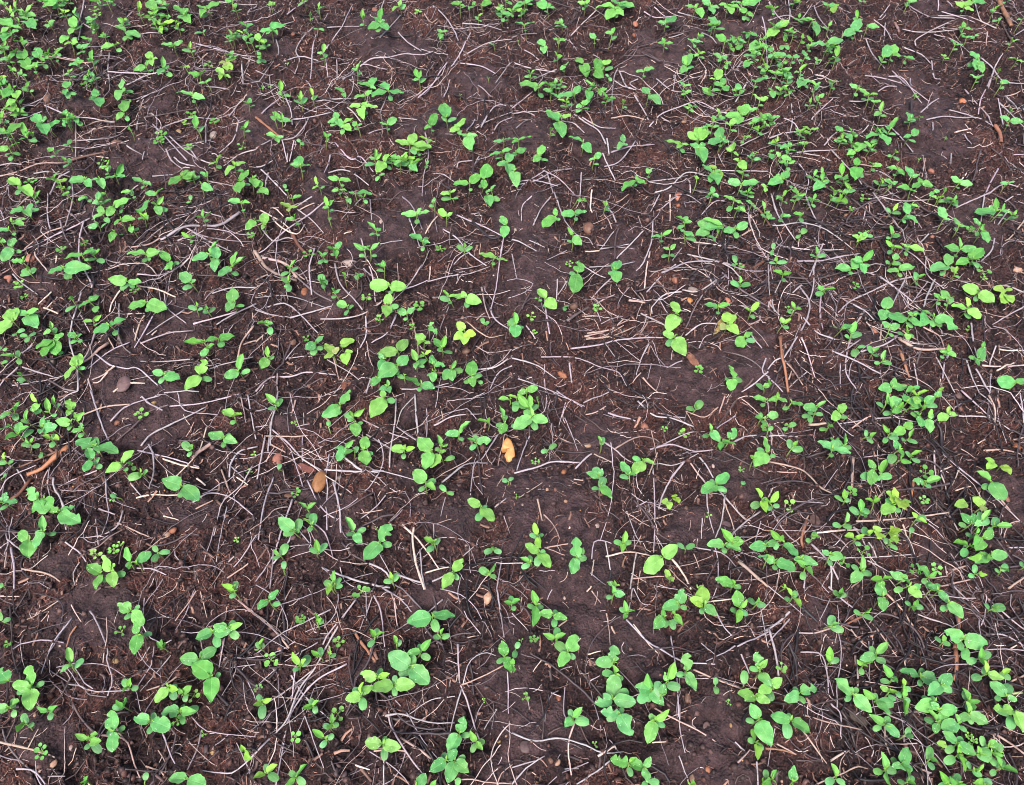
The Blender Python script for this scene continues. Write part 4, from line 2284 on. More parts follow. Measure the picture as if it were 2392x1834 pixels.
s 106 77 U98,64 U111,81 C110,75 C96,79
s 104 88 L97,84 U112,90 C109,96
s 116 84 U115,76 C122,86
s 73 91 B57,77 L89,106 C66,96 C77,85
s 92 95 U81,86 L105,107 C91,89 C108,98
s 116 94 U116,82 U116,109 C122,96 C110,88
s 100 116 U86,107 L113,127 C104,110 C90,121
s 117 125 C122,119 C121,126
s 142 97 L126,102 C132,92 C143,93
s 148 82 L157,73 L137,91 C158,87
s 146 104 L163,103 L140,97 C152,112
s 163 115 L148,120 U160,107 C170,122
s 172 107 U169,96 L189,115 L164,112 C175,116
s 20 113 L3,108 L37,122 C17,128 C18,109
s 27 89 L14,96 B41,84 C32,98 C22,84
s 3 84 L12,76 L-8,88 C4,96
s 162 132 L149,122 L178,142 C166,127 C152,140
s 181 141 C191,139 C190,147 U179,134
y 153 134 L145,132
s 163 141 U168,157 C151,149 C168,144 U163,132
s 177 156 C170,148 C183,161 U184,149
s 196 140 C200,133 U191,135
s 199 153 C201,146 U214,158 C190,159 U195,143
s 139 145 C139,135 C142,155 U146,149
s 101 154 U97,139 U105,168 C90,157 C110,155
s 114 150 L121,136 L107,152 C106,145 U121,160 C124,154
s 120 165 U127,168 C112,165 C125,161
s 58 162 U53,149 C49,166 C66,167
s 21 165 L22,151
s 3 163 U8,155 U-6,169
s 185 168 U175,166 C192,165
w 12 68 5
w 172 126 3
w 176 129 3
w 175 133 3
k t 6 74,58 75,70 76,84
k t 4 70,36 80,45 88,54
k o 7 80,24 70,29 60,33
k t 5 54,34 40,38 25,38
k t 5 28,122 38,136 49,150
k p 7 54,147 66,139
k o 5 -2,137 12,138 24,142
k g 6 18,20 8,30 -2,36
k g 4 18,26 8,38 0,46
k g 6 0,35 5,55 9,75
k k 8 28,16 42,28
k g 6 52,-2 60,8 73,16
k t 6 102,2 115,18 125,32
k d 6 88,21 108,25 125,38 134,51
k g 4 158,-3 180,20
k g 4 178,-2 195,18 219,35
k g 3 200,22 215,45 221,54
k g 4 184,40 200,39 219,49
k t 8 221,73 202,83
k y 7 219,88 206,90
k t 8 186,121 200,130 221,142
k o 10 163,24 162,35 160,52
k o 11 160,52 161,68 158,79
k d 6 150,62 161,58
k k 8 16,45 22,60 25,78
k g 4 28,54 42,60 49,78 54,96 60,108 62,126
k d 4 20,110 35,101 50,97 62,96
k t 4 30,108 52,116 75,124
k d 6 62,104 70,125 77,143
k t 6 99,116 101,130 105,142
k d 4 97,124 92,150
k d 5 120,101 130,113 141,121
k t 4 148,120 134,129
k t 4 40,168 60,160 75,153 85,154
k g 4 133,155 140,158
k g 4 126,20 145,26 158,33
k g 3 52,10 44,27
k g 3 6,120 0,152
k t 3 104,133 128,132
k k 5 80,108 83,118
k g 3 84,70 88,82
k d 4 24,147 45,148
k p 5 207,52 213,48
k g 3 48,66 56,92
k t 5 90,30 110,58
k d 5 180,10 160,-3
k g 4 132,2 144,21
k d 3 90,56 125,61
k p 3 52,122 57,136
k t 5 7,133 24,142
k g 3 0,-3 30,22
k t 4 125,151 139,158
k g 3 181,26 183,42
o 138 163 2 2 p
"""
ITEMS = []
tx = ty = 0.0; sc = 2.7318
for ln in PLAN.strip().splitlines():
    a = ln.split()
    if not a: continue
    if a[0] == 'T':
        tx, ty = float(a[1]), float(a[2]); sc = float(a[3]) if len(a) > 3 else 2.7318; big = len(a) <= 3
    elif a[0] in 'sy':
        c = (tx + sc * float(a[1]), ty + sc * float(a[2])); tips = []
        for w in a[3:]:
            x, y = w[1:].split(',')
            tips.append((w[0], tx + sc * float(x), ty + sc * float(y)))
        ITEMS.append((a[0], c, tips))
    elif a[0] == 'w':
        ITEMS.append(('w', (tx + sc * float(a[1]), ty + sc * float(a[2])), float(a[3]) * sc))
    elif a[0] == 'o':
        ITEMS.append(('o', (tx + sc * float(a[1]), ty + sc * float(a[2])), float(a[3]) * sc, float(a[4]) * sc, a[5], float(a[6]) if len(a) > 6 else 0.0))
    elif a[0] == 'k':
        pts = [(tx + sc * float(p.split(',')[0]), ty + sc * float(p.split(',')[1])) for p in a[3:]]
        ITEMS.append(('k', a[1], float(a[2]) * (1.0 if big else sc), pts))

# ------------------------------------------------------------------ ground heights
GX0, GX1, GY0, GY1, GS = -1.85, 1.85, -0.15, 2.85, 0.003
nx, ny = int((GX1 - GX0) / GS) + 1, int((GY1 - GY0) / GS) + 1
xs = GX0 + GS * np.arange(nx); ys = GY0 + GS * np.arange(ny)
fx = np.fft.fftfreq(nx, GS); fy = np.fft.fftfreq(ny, GS)
K2 = fx[None, :] ** 2 + fy[:, None] ** 2
def gnoise(size):
    n = np.fft.ifft2(np.fft.fft2(rng.standard_normal((ny, nx))) * np.exp(-K2 * (size * math.pi) ** 2 / 2)).real
    return n / n.std()
def gblur(a, size):
    return np.fft.ifft2(np.fft.fft2(a) * np.exp(-K2 * (size * math.pi) ** 2 / 2)).real
XX, YY = np.meshgrid(xs, ys)
# smooth crusted bare patches: display px of the photo (x, y, rx, ry) at 2191 wide
DS = PW / 2191.0
BARE = [(820,500,85,55),(1120,480,75,65),(1130,600,95,70),(390,680,75,50),(300,870,120,70),(310,930,80,50),(1180,1085,130,95),(1480,800,85,60),(1110,1025,60,45),
        (1250,1320,90,90),(1530,1570,90,80),(1480,1640,120,50),(1085,1440,70,80),(1370,1430,60,40),(90,1590,70,50),(220,1330,110,80),(2000,270,75,90),(1960,170,50,40),(2150,1050,60,60),
        (1130,290,60,40),(215,35,60,40),(850,110,80,45),(240,790,70,45),(1500,1130,80,50),(1030,170,60,30),(700,640,70,40),(720,1130,80,60),
        (1580,1010,60,50),(140,1200,40,35),(1160,1560,90,60),(70,610,60,40),(330,340,90,50),(560,260,70,40),(1400,120,70,50),(1330,560,70,50),
        (400,1100,70,40),(990,1110,90,40),(1300,300,60,40),(1730,450,40,25),(1850,740,50,30),(2100,480,60,50),(1270,1190,80,50)]
RED = [(900,215,60,40),(985,190,55,35),(910,60,50,30),(1260,830,90,50),(1330,900,90,55),(1290,690,70,40),(360,1170,90,45),(500,1240,110,60),(130,1270,70,50),
       (720,500,70,50),(1640,120,60,40),(1960,1180,90,60),(850,1320,90,50),(300,1440,90,60),(1660,720,80,50),(660,960,60,50),(1880,560,80,60),(450,1580,90,60),
       (1130,1270,60,50),(1420,600,60,40),(2120,330,60,60),(720,330,80,40),(1560,900,80,60),(1700,1560,90,60),(1300,1690,80,40),(950,300,80,40)]
def patchmask(lst, warp):
    m = np.zeros((ny, nx))
    for (px, py, rx, ry) in lst:
        c = on_plane(px * DS, py * DS, 0.0)
        ex = on_plane((px + rx) * DS, py * DS, 0.0)[0] - c[0]
        ey = abs(on_plane(px * DS, (py - ry) * DS, 0.0)[1] - on_plane(px * DS, (py + ry) * DS, 0.0)[1]) / 2
        d = np.sqrt(((XX - c[0]) / ex) ** 2 + ((YY - c[1]) / ey) ** 2) + warp
        m = np.maximum(m, np.clip((1.15 - d) / 0.4, 0, 1))
    return m * m * (3 - 2 * m)
wz = 0.18 * gnoise(0.035) + 0.12 * gnoise(0.012)
CRUST = patchmask(BARE, wz)
CRUST = np.maximum(CRUST, np.clip((gnoise(0.07) - 1.25) / 0.4 + 0.3 * gnoise(0.01), 0, 1))
REDM = np.clip(np.maximum(patchmask(RED, wz * 1.4), np.clip((gnoise(0.05) - 0.5) / 0.9, 0, 1)) + 0.15 * gnoise(0.01), 0, 1) * (1 - 0.8 * CRUST)
H = 0.009 * gnoise(0.16) + 0.004 * gnoise(0.05) + 0.0032 * gnoise(0.018)
cl = gnoise(0.011); H += np.clip(cl - 0.4, -0.8, 2) * 0.0052 * (1 - 0.7 * CRUST)
H += np.clip(gnoise(0.006), -1, 2) * 0.0026 * (1 - 0.7 * CRUST)
H += gnoise(0.0038) * 0.0012 * (1 - 0.55 * CRUST)
H += gblur(CRUST, 0.02) * 0.006
# clods: rounded lumps of soil
for _ in range(1700):
    cx, cy = rng.uniform(GX0, GX1), rng.uniform(0, GY1); r = 0.006 + 0.026 * rng.random() ** 2.2; hh = r * rng.uniform(0.2, 0.5)
    i0, i1 = int((cx - r - GX0) / GS), int((cx + r - GX0) / GS) + 1; j0, j1 = int((cy - r - GY0) / GS), int((cy + r - GY0) / GS) + 1
    i0, j0 = max(i0, 0), max(j0, 0); i1, j1 = min(i1, nx), min(j1, ny)
    if i1 <= i0 or j1 <= j0: continue
    sx, sy = XX[j0:j1, i0:i1], YY[j0:j1, i0:i1]
    d = np.sqrt((sx - cx) ** 2 + ((sy - cy) * rng.uniform(0.8, 1.4)) ** 2) / r + 0.5 * wz[j0:j1, i0:i1]
    H[j0:j1, i0:i1] += hh * np.sqrt(np.clip(1 - d ** 2, 0, 1))
edge = np.clip(np.minimum.reduce([XX - GX0, GX1 - XX, YY - GY0, GY1 - YY]) / 0.12, 0, 1)
H *= edge
def samp(A, x, y):
    u = np.clip((np.asarray(x) - GX0) / GS, 0, nx - 1.001); v = np.clip((np.asarray(y) - GY0) / GS, 0, ny - 1.001)
    i = u.astype(int); j = v.astype(int); a = u - i; b = v - j
    return A[j, i] * (1 - a) * (1 - b) + A[j, i + 1] * a * (1 - b) + A[j + 1, i] * (1 - a) * b + A[j + 1, i + 1] * a * b
def gh(x, y): return float(samp(H, x, y))
def on_ground(px, py, lift=0.0):
    z = 0.0
    for _ in range(5):
        p = on_plane(px, py, z + lift); z = gh(p[0], p[1])
    return np.array((p[0], p[1], z + lift))

# one sheet out to the horizon: fine in the middle, ever coarser outward
out = np.cumsum(0.004 * 1.22 ** np.arange(42))
gx = np.concatenate([(GX0 - out)[::-1], xs, GX1 + out]); gy = np.concatenate([(GY0 - out)[::-1], ys, GY1 + out])
def pad(A, v=0.0):
    B = np.full((len(gy), len(gx)), v); B[len(out):len(out) + ny, len(out):len(out) + nx] = A; return B
GXX, GYY = np.meshgrid(gx, gy)
gv = np.stack([GXX, GYY, pad(H)], -1).reshape(-1, 3)
idx = np.arange(len(gx) * len(gy)).reshape(len(gy), len(gx))
gf = np.stack([idx[:-1, :-1], idx[:-1, 1:], idx[1:, 1:], idx[1:, :-1]], -1).reshape(-1, 4)
gc = np.stack([pad(np.clip(CRUST, 0, 1), 0.3), pad(REDM, 0.3), np.zeros_like(GXX)], -1).reshape(-1, 3)
g = link("ground", new_mesh("ground", gv, gf, [M_SOIL], gc)); tag(g, "dark moist field soil with smooth crusted bare patches between the litter", None, None, "structure")
del gv, gf, gc, GXX, GYY, idx

# ------------------------------------------------------------------ builders
def unit(v): return v / (np.linalg.norm(v) + 1e-9)
def spline(P, n):
    P = np.asarray(P, float)
    if len(P) < 3: t = np.linspace(0, 1, n)[:, None]; return P[0] * (1 - t) + P[-1] * t
    Q = np.vstack([2 * P[0] - P[1], P, 2 * P[-1] - P[-2]]); out = []
    for u in np.linspace(0, len(P) - 1 - 1e-6, n):
        i = int(u); t = u - i; a, b, c, d = Q[i:i + 4]
        out.append(0.5 * (2 * b + (c - a) * t + (2 * a - 5 * b + 4 * c - d) * t * t + (3 * b - a - 3 * c + d) * t ** 3))
    return np.array(out)
def tube(P, R, sides=6, flat=1.0):
    P = np.asarray(P, float); n = len(P); R = np.broadcast_to(R, (n,))
    T = np.gradient(P, axis=0); T /= np.linalg.norm(T, axis=1)[:, None] + 1e-9
    ref = np.array((0, 0, 1.0)) if abs(T[:, 2]).mean() < 0.8 else np.array((1.0, 0, 0))
    S = np.cross(T, ref); S /= np.linalg.norm(S, axis=1)[:, None] + 1e-9; U = np.cross(S, T)
    a = np.arange(sides) * 2 * math.pi / sides
    V = P[:, None] + R[:, None, None] * (np.cos(a)[None, :, None] * S[:, None] + flat * np.sin(a)[None, :, None] * U[:, None])
    f = []
    for i in range(n - 1):
        for j in range(sides):
            k = (j + 1) % sides
            f.append((i * sides + j, i * sides + k, (i + 1) * sides + k, (i + 1) * sides + j))
    f.append(tuple(range(sides))[::-1]); f.append(tuple((n - 1) * sides + j for j in range(sides)))
    return V.reshape(-1, 3), f

def leaf(sp, P0, P1, kind, color, stemcol, width=None, drops=0):
    far = P0[1] > 1.15
    """one leaf blade from P0 (node) to P1 (tip). kinds: L broad, B chewed, U narrow and upright, C seed leaf, Y heart shaped, M leaflet of a bud"""
    L = np.linalg.norm(P1 - P0); D = unit(P1 - P0)
    S = np.cross(D, (0, 0, 1.0))
    if np.linalg.norm(S) < 0.2: S = np.array((math.cos(L * 9e3), math.sin(L * 9e3), 0.0))
    S = unit(S); Nn = np.cross(S, D)
    roll = rng.normal(0, {'U': 0.45, 'L': 0.26, 'B': 0.28, 'C': 0.15, 'Y': 0.25, 'M': 0.8}[kind])
    S, Nn = S * math.cos(roll) + Nn * math.sin(roll), Nn * math.cos(roll) - S * math.sin(roll)
    ratio = {'L': 0.66, 'B': 0.68, 'U': 0.44, 'C': 0.57, 'Y': 0.76, 'M': 0.4}[kind] * rng.uniform(0.9, 1.1)
    if far: ratio *= 0.85
    W = width if width else L * ratio
    if kind in 'LB': W = min(max(W, 0.0095), 0.03)
    if kind == 'U': W = min(max(W, 0.0075), 0.0145)
    if kind == 'C': W = min(max(W, 0.0085), 0.0155)
    pet = {'L': 0.10, 'B': 0.10, 'U': 0.10, 'C': 0.10, 'Y': 0.22, 'M': 0.05}[kind]
    B0 = P0 + D * L * pet; BL = L * (1 - pet)
    nT = 19 if kind == 'B' else (15 if kind in 'LY' else 10)
    t = 1 - (1 - np.linspace(0, 1, nT)) ** 1.0; t = 0.5 - 0.5 * np.cos(math.pi * t)
    a_, b_ = {'L': (0.44, 0.70), 'B': (0.44, 0.66), 'U': (0.55, 0.80), 'C': (0.46, 0.40), 'Y': (0.26, 0.72), 'M': (0.6, 0.8)}[kind]
    if kind in 'LBU': a_ *= rng.uniform(0.8, 1.3); b_ *= rng.uniform(0.8, 1.35)
    w = t ** a_ * (1 - t) ** b_; w /= (a_ / (a_ + b_)) ** a_ * (b_ / (a_ + b_)) ** b_
    sv = np.array((-1, -0.66, -0.33, 0, 0.33, 0.66, 1.0)) if kind in 'LBY' else np.array((-1, -0.5, 0, 0.5, 1.0))
    wl = w.copy(); wr = w.copy()
    jag = 0.045 if kind in 'LBUY' else 0.0
    wl *= 1 + rng.normal(0, jag, nT); wr *= 1 + rng.normal(0, jag, nT)
    if kind == 'B':
        for _ in range(rng.integers(1, 4)):
            c0 = rng.uniform(0.25, 0.95); ww = rng.uniform(0.05, 0.14); dep = rng.uniform(0.35, 0.8)
            g_ = 1 - dep * np.exp(-((t - c0) / ww) ** 4)
            if rng.random() < 0.5: wl *= g_
            else: wr *= g_
    nS = len(sv)
    fold = {'L': 0.16, 'B': 0.18, 'U': 0.85, 'C': -0.12, 'Y': 0.15, 'M': 1.0}[kind] + rng.normal(0, 0.12 if kind in 'LB' else 0.06) + (0.12 if far and kind in 'LB' else 0)
    droop = {'L': 0.10, 'B': 0.12, 'U': -0.10, 'C': 0.06, 'Y': 0.14, 'M': 0.0}[kind] + rng.normal(0, 0.10)
    ph, rip = rng.uniform(0, 6), (0.045 if kind in 'LBUY' else 0.0)
    V = np.zeros((nT, nS, 3)); LU = np.zeros((nT, nS, 3))
    lobe = {'L': 0.06, 'B': 0.06, 'Y': 0.22}.get(kind, 0.0)
    for j, s in enumerate(sv):
        hw = W / 2 * np.where(s < 0, wl, wr)
        tt = t - lobe * s * s * (1 - t) ** 3
        zz = abs(s) * hw * fold - droop * BL * (t ** 2 - 0.5 * t) + rip * BL * np.sin(ph + 11 * t + 2 * s) * abs(s)
        if kind == 'C': zz = zz + 0.10 * BL * np.sin(math.pi * t)
        V[:, j] = B0 + D * (BL * tt)[:, None] + S * (hw * s)[:, None] + Nn * zz[:, None]
        LU[:, j, 0] = t; LU[:, j, 1] = abs(s); LU[:, j, 2] = 1
    f = [(i * nS + j, i * nS + j + 1, (i + 1) * nS + j + 1, (i + 1) * nS + j) for i in range(nT - 1) for j in range(nS - 1)]
    m = 1 if kind == 'C' else 0
    VV = V.reshape(-1, 3); LL = LU.reshape(-1, 3)
    if kind == 'C':                                    # fleshy: a lower skin as well
        k = len(VV); low = VV - Nn * 0.0011; border = np.array([[i in (0, nT - 1) or j in (0, nS - 1) for j in range(nS)] for i in range(nT)]).ravel()
        low[border] = VV[border]; VV = np.vstack([VV, low]); LL = np.vstack([LL, LL]); f = f + [tuple(k + i for i in q[::-1]) for q in f]
    sp.add(VV, f, color, LL, 0)
    if pet > 0.02:
        v, ff = tube([P0, P0 + D * L * pet * 1.1], [0.0009, 0.0007], 5); sp.add(v, ff, stemcol, None, 0)
    for _ in range(drops):
        i = rng.integers(2, nT - 2); j = rng.integers(1, nS - 1); a = rng.random()
        p = V[i, j] * (1 - a) + V[i + 1, j] * a + Nn * 0.0001
        r = rng.uniform(0.00035, 0.0008)
        o = np.array([p + S * r, p + D * r, p - S * r, p - D * r, p + Nn * r * 0.8])
        sp.add(o, [(0, 1, 4), (1, 2, 4), (2, 3, 4), (3, 0, 4)], (1, 1, 1), None, 1)

G_LEAF = [(94, 164, 92), (84, 154, 86), (108, 172, 86), (96, 164, 98), (126, 182, 88), (108, 172, 98), (90, 156, 74)]
def jitter(c, s=0.06):
    c = np.array(lin(*c)); return np.clip(c * (1 + rng.normal(0, s * 1.5)) * (1 + rng.normal(0, s * 0.4, 3)), 0, 1)

def seedling_parts(kind, c, tips):
    """all parts of one seedling as (name, Soup, materials); returns the base point too"""
    nL = [q for q in tips if q[0] in 'LB']; nU = [q for q in tips if q[0] == 'U']; nC = [q for q in tips if q[0] == 'C']
    if kind == 'y': h = rng.uniform(0.024, 0.036)
    elif nL: h = rng.uniform(0.028, 0.040)
    elif nU: h = rng.uniform(0.024, 0.034)
    else: h = rng.uniform(0.014, 0.022)
    g0 = on_ground(c[0], c[1], h); zg = g0[2] - h
    node = on_plane(c[0], c[1], zg + h)
    base = np.array((node[0] + rng.normal(0, 0.004), node[1] + rng.normal(0, 0.004), 0)); base[2] = gh(base[0], base[1]) - 0.003
    hc = h * rng.uniform(0.62, 0.74) if (nL or nU) else h
    side = np.array((rng.normal(0, 0.003), rng.normal(0, 0.003), 0))
    def at(u): return base * (1 - u) + node * u + side * 4 * u * (1 - u) * 0.5
    cn = at((hc + 0.003) / (h + 0.003)) if hc < h else node
    P = [at(u) for u in np.linspace(0, 1, 7)]
    green = jitter(random.choice(G_LEAF)); 
    if kind == 'y': green = jitter((134, 178, 80), 0.10)
    stem_c = jitter((112, 140, 74)); parts = []
    sp = Soup(); v, f = tube(P, np.linspace(0.0013, 0.0009, 7), 6)
    lowc = np.array(lin(92, 72, 60)); cc = np.repeat(np.array([lowc * (1 - u) + stem_c * u for u in np.clip(np.linspace(-0.1, 1.4, 7), 0, 1)]), 6, 0)
    sp.add(v, f, cc); parts.append(("stem", sp, [M_STEM]))
    for (k, x, y) in tips:
        sp = Soup()
        if k == 'C':
            T = on_plane(x, y, cn[2] + rng.uniform(0.000, 0.005)); T2 = T - cn
            l = np.linalg.norm(T2); l2 = min(max(l, 0.012), 0.026); T = cn + T2 / l * l2
            leaf(sp, cn, T, 'C', jitter((84, 138, 84), 0.12), stem_c); parts.append(("seed_leaf", sp, [M_COT]))
            continue
        rise = {'L': rng.uniform(-0.002, 0.007), 'B': rng.uniform(-0.002, 0.007), 'U': rng.uniform(0.007, 0.017)}[k]
        kk = 'Y' if kind == 'y' else k
        T = on_plane(x, y, node[2] + rise); T2 = T - node; l = np.linalg.norm(T2)
        l2 = min(max(l, 0.014), 0.055 if kind == 's' else 0.03); T = node + T2 / l * l2
        gc_ = green * rng.uniform(0.92, 1.08) if k != 'U' else green * np.array((1.25, 1.12, 0.82))
        if kind == 'y' and rng.random() < 0.2: gc_ = jitter((150, 160, 100))
        leaf(sp, node, T, kk, gc_, stem_c, None, (rng.integers(3, 9) if k in 'LB' and kind == 's' else 0))
        parts.append(("leaf", sp, [M_LEAF, M_DROP]))
    if len(nL) + len(nU) >= 1 and kind == 's':
        sp = Soup(); az = rng.uniform(0, 6.28)
        for q in range(rng.integers(2, 4)):
            a = az + q * 2.3; e = rng.uniform(0.5, 1.1); l = rng.uniform(0.005, 0.010)
            d = np.array((math.cos(a) * math.cos(e), math.sin(a) * math.cos(e), math.sin(e)))
            leaf(sp, node, node + d * l, 'M', jitter((128, 176, 84)), stem_c)
        parts.append(("leaf_bud", sp, [M_LEAF, M_DROP]))
    return base, parts

def strawpath(P2, r, rng_lift=0.5):
    """photo polyline -> curve lying on the ground"""
    Q = np.array([on_ground(x, y, r + 0.003)[:2] for x, y in P2])
    ln = np.sum(np.linalg.norm(np.diff(Q, axis=0), axis=1)); n = int(min(max(ln / 0.008, 5), 34))
    Q = spline(Q, n); z = samp(H, Q[:, 0], Q[:, 1])
    ker = min(n | 1, 11) if n > 8 else 3
    zp = np.pad(z, ker // 2, mode='edge'); zm = np.array([np.quantile(zp[i:i + ker], 0.8) for i in range(n)])
    zp = np.pad(zm, ker // 2, mode='edge'); zs = np.convolve(zp, np.ones(ker) / ker, 'valid')
    Q = Q + np.stack([rng.normal(0, 0.00025, n), rng.normal(0, 0.00025, n)], 1)
    return np.column_stack([Q, zs + r * 0.9 + 0.001 + rng.uniform(0, 0.003)]), ln
SC = {'g': (152, 142, 148), 't': (158, 134, 124), 'p': (190, 170, 158), 'd': (74, 62, 63), 'k': (40, 37, 41), 'o': (160, 108, 80), 'b': (104, 70, 56), 'y': (176, 190, 128)}
def straw_soup(it):
    _, code, wpx, P2 = it
    m = P2[len(P2) // 2]; c = on_ground(*m); dist = np.linalg.norm(c - (0, 0, CAM_H))
    r = wpx * 0.5 * dist * TANH / (PW / 2) * 0.74
    r = min(max(r, 0.0007), 0.008)
    if code in 'gtpd' and wpx < 9: r = min(r, 0.0017)
    P, ln = strawpath(P2, r)
    n = len(P); R = r * (1 + 0.05 * rng.standard_normal(n)) * np.linspace(1.08, rng.uniform(0.55, 0.95), n)
    for k in range(int(ln / 0.05)):                   # nodes of the stalk
        i = rng.integers(0, n); R[i] *= 1.3
    v, f = tube(P, R, 7, 0.8)
    c0 = jitter(SC[code] if code != 'o' or wpx >= 12 else (132, 92, 72), 0.07); c1 = jitter(random.choice([SC[code], SC[code], SC['g'] if code != 'k' else SC['k'], SC['d']]), 0.08)
    mix = np.clip(np.cumsum(rng.normal(0, 0.16, n)) + rng.uniform(-0.2, 0.3), 0, 0.8)
    cc = np.repeat(c0[None] * (1 - mix[:, None]) + c1[None] * mix[:, None], 7, 0)
    s = Soup(); s.add(v, f, cc)
    return s, ln, r, P

def stone_mesh(name, rx, ry, rz, color, ang, seed, facet=0.16):
    r_ = np.random.default_rng(seed); nu, nv = 14, 9
    dirs = r_.normal(0, 1, (7, 3)); dirs /= np.linalg.norm(dirs, axis=1)[:, None]; off = r_.uniform(0.55, 0.9, 7)
    V = [(0, 0, 1.0)]
    for i in range(1, nv):
        th = math.pi * i / nv
        for j in range(nu): V.append((math.sin(th) * math.cos(2 * math.pi * j / nu), math.sin(th) * math.sin(2 * math.pi * j / nu), math.cos(th)))
    V.append((0, 0, -1.0)); V = np.array(V)
    for d, o in zip(dirs, off):
        k = V @ d; over = np.clip(k - o, 0, None); V = V - over[:, None] * d * 0.85
    V *= 1 + facet * 0.25 * r_.standard_normal((len(V), 1)) * 0.5
    V = V * (rx, ry, rz); ca, sa = math.cos(ang), math.sin(ang)
    V = V @ np.array(((ca, sa, 0), (-sa, ca, 0), (0, 0, 1)))
    f = [(0, 1 + j, 1 + (j + 1) % nu) for j in range(nu)]
    for i in range(nv - 2):
        for j in range(nu):
            k = (j + 1) % nu; a = 1 + i * nu; f.append((a + j, a + nu + j, a + nu + k, a + k))
    a = 1 + (nv - 2) * nu; f += [(a + (j + 1) % nu, a + j, len(V) - 1) for j in range(nu)]
    shade = 1 + 0.12 * r_.standard_normal((len(V), 1))
    return new_mesh(name, V, f, [M_STONE], np.clip(np.array(color)[None] * shade, 0, 1))

# ------------------------------------------------------------------ where things are, in words
ONES = "zero one two three four five six seven eight nine ten eleven twelve thirteen fourteen fifteen sixteen seventeen eighteen nineteen".split()
TENS = "x x twenty thirty forty fifty sixty seventy eighty ninety".split()
def word(n):
    n = int(n)
    if n < 20: return ONES[n]
    if n >= 100: return "ninety-nine"
    return TENS[n // 10] + ("-" + ONES[n % 10] if n % 10 else "")
used = set()
def place_of(px, py):
    x = min(max(round(px / PW * 100), 0), 99); y = min(max(round(py / PH * 100), 0), 99)
    return f"{word(x)} percent across and {word(y)} percent down"
LM = [("the split orange stone", 1087, 965), ("the big smooth brown stone", 683, 1030), ("the thick bare orange-brown stick", 110, 985), ("the pale flat wedge stone", 1043, 1272),
      ("the squarish reddish stone", 597, 985), ("the bundle of dried pale stems", 1310, 705), ("the thick curved brown root", 2045, 1390), ("the forked pale branch", 150, 350),
      ("the round orange stone", 2060, 215), ("the tall orange-brown stick", 1675, 790), ("the flat grey-pink stone", 1123, 1605), ("the bent orange twig", 778, 1375),
      ("the bare orange twig", 560, 270), ("the bright heart-leaved seedling", 985, 697)]
LMU = set()
def where(px, py):
    best = None
    for i, (nm, x, y) in enumerate(LM):
        dx, dy = px / DS - x, py / DS - y; d = math.hypot(dx, dy)
        if 12 < d < 85:
            if abs(dx) > abs(dy): w = "just right of" if dx > 0 else "just left of"
            else: w = "just below" if dy > 0 else "just above"
            if (i, w) not in LMU and (best is None or d < best[0]): best = (d, i, w, nm)
    if best: LMU.add((best[1], best[2])); return f"{best[2]} {best[3]}"
    return place_of(px, py)
def uniq(look, px, py):
    wh = where(px, py)
    if len((look + " " + wh).replace("-", "").split()) > 16: look = look.replace("bean ", "")
    s = f"{look}, {wh}"
    k = 0
    while s in used:                                  # two of them within one percent of the photo
        k += 1
        s = f"{look}, {place_of(px + 24 * k * (-1) ** k, py)}"
    used.add(s); return s

# ------------------------------------------------------------------ seedlings
seeds = [it for it in ITEMS if it[0] in 'sy']
def shown(it):
    (x, y), tips = it[1], it[2]
    if not (0 <= x < PW and 0 <= y < PH): return 0
    pts = [(x, y)] + [(a, b) for _, a, b in tips]
    w = max(p[0] for p in pts) - min(p[0] for p in pts); h = max(p[1] for p in pts) - min(p[1] for p in pts)
    return math.hypot(w, h) + 8 * sum(k in 'LB' for k, _, _ in tips)
beans = sorted([it for it in seeds if it[0] == 's'], key=shown, reverse=True)
own, rest = beans[:300], beans[300:]
yell = [it for it in seeds if it[0] == 'y']
NUM = {0: "no", 1: "one", 2: "two", 3: "three", 4: "four", 5: "five"}
def look_of(tips):
    nL = sum(k in 'LB' for k, _, _ in tips); nB = sum(k == 'B' for k, _, _ in tips); nU = sum(k == 'U' for k, _, _ in tips)
    if nL and nB: return f"bean seedling with {NUM[nL]} broad {'leaf' if nL == 1 else 'leaves'}, {'chewed' if nB == nL else 'one chewed'}"
    if nL and nU: return f"bean seedling with {NUM[nL]} broad and {NUM[nU]} narrow {'leaf' if nU == 1 else 'leaves'}"
    if nL: return f"bean seedling with {NUM[nL]} broad {'leaf' if nL == 1 else 'leaves'}"
    if nU: return f"small bean seedling with {NUM[nU]} upright {'leaf' if nU == 1 else 'leaves'}"
    return "tiny bean seedling with only seed leaves"
def build_plant(it, name, label, cat, group):
    base, parts = seedling_parts(it[0], it[1], it[2])
    e = bpy.data.objects.new(name, None); COL.objects.link(e); e.location = base; e.empty_display_size = 0.01
    tag(e, label, cat, group)
    for (nm, sp, mats) in parts: link(nm, sp.mesh(nm, mats, base), e)
for it in own:
    build_plant(it, "bean_seedling", uniq(look_of(it[2]), *it[1]), "seedling", "bean seedlings sprouting across the field")
for it in yell:
    n = len(it[2]); build_plant(it, "broadleaf_weed", uniq(f"yellow-green weed seedling with {NUM[n]} heart-shaped {'leaf' if n == 1 else 'leaves'}", *it[1]), "weed seedling", "yellow-green broadleaf weeds")
allsp = {"L": Soup()}
big_s = Soup(); MATS_ALL = [M_STEM, M_LEAF, M_DROP, M_COT]
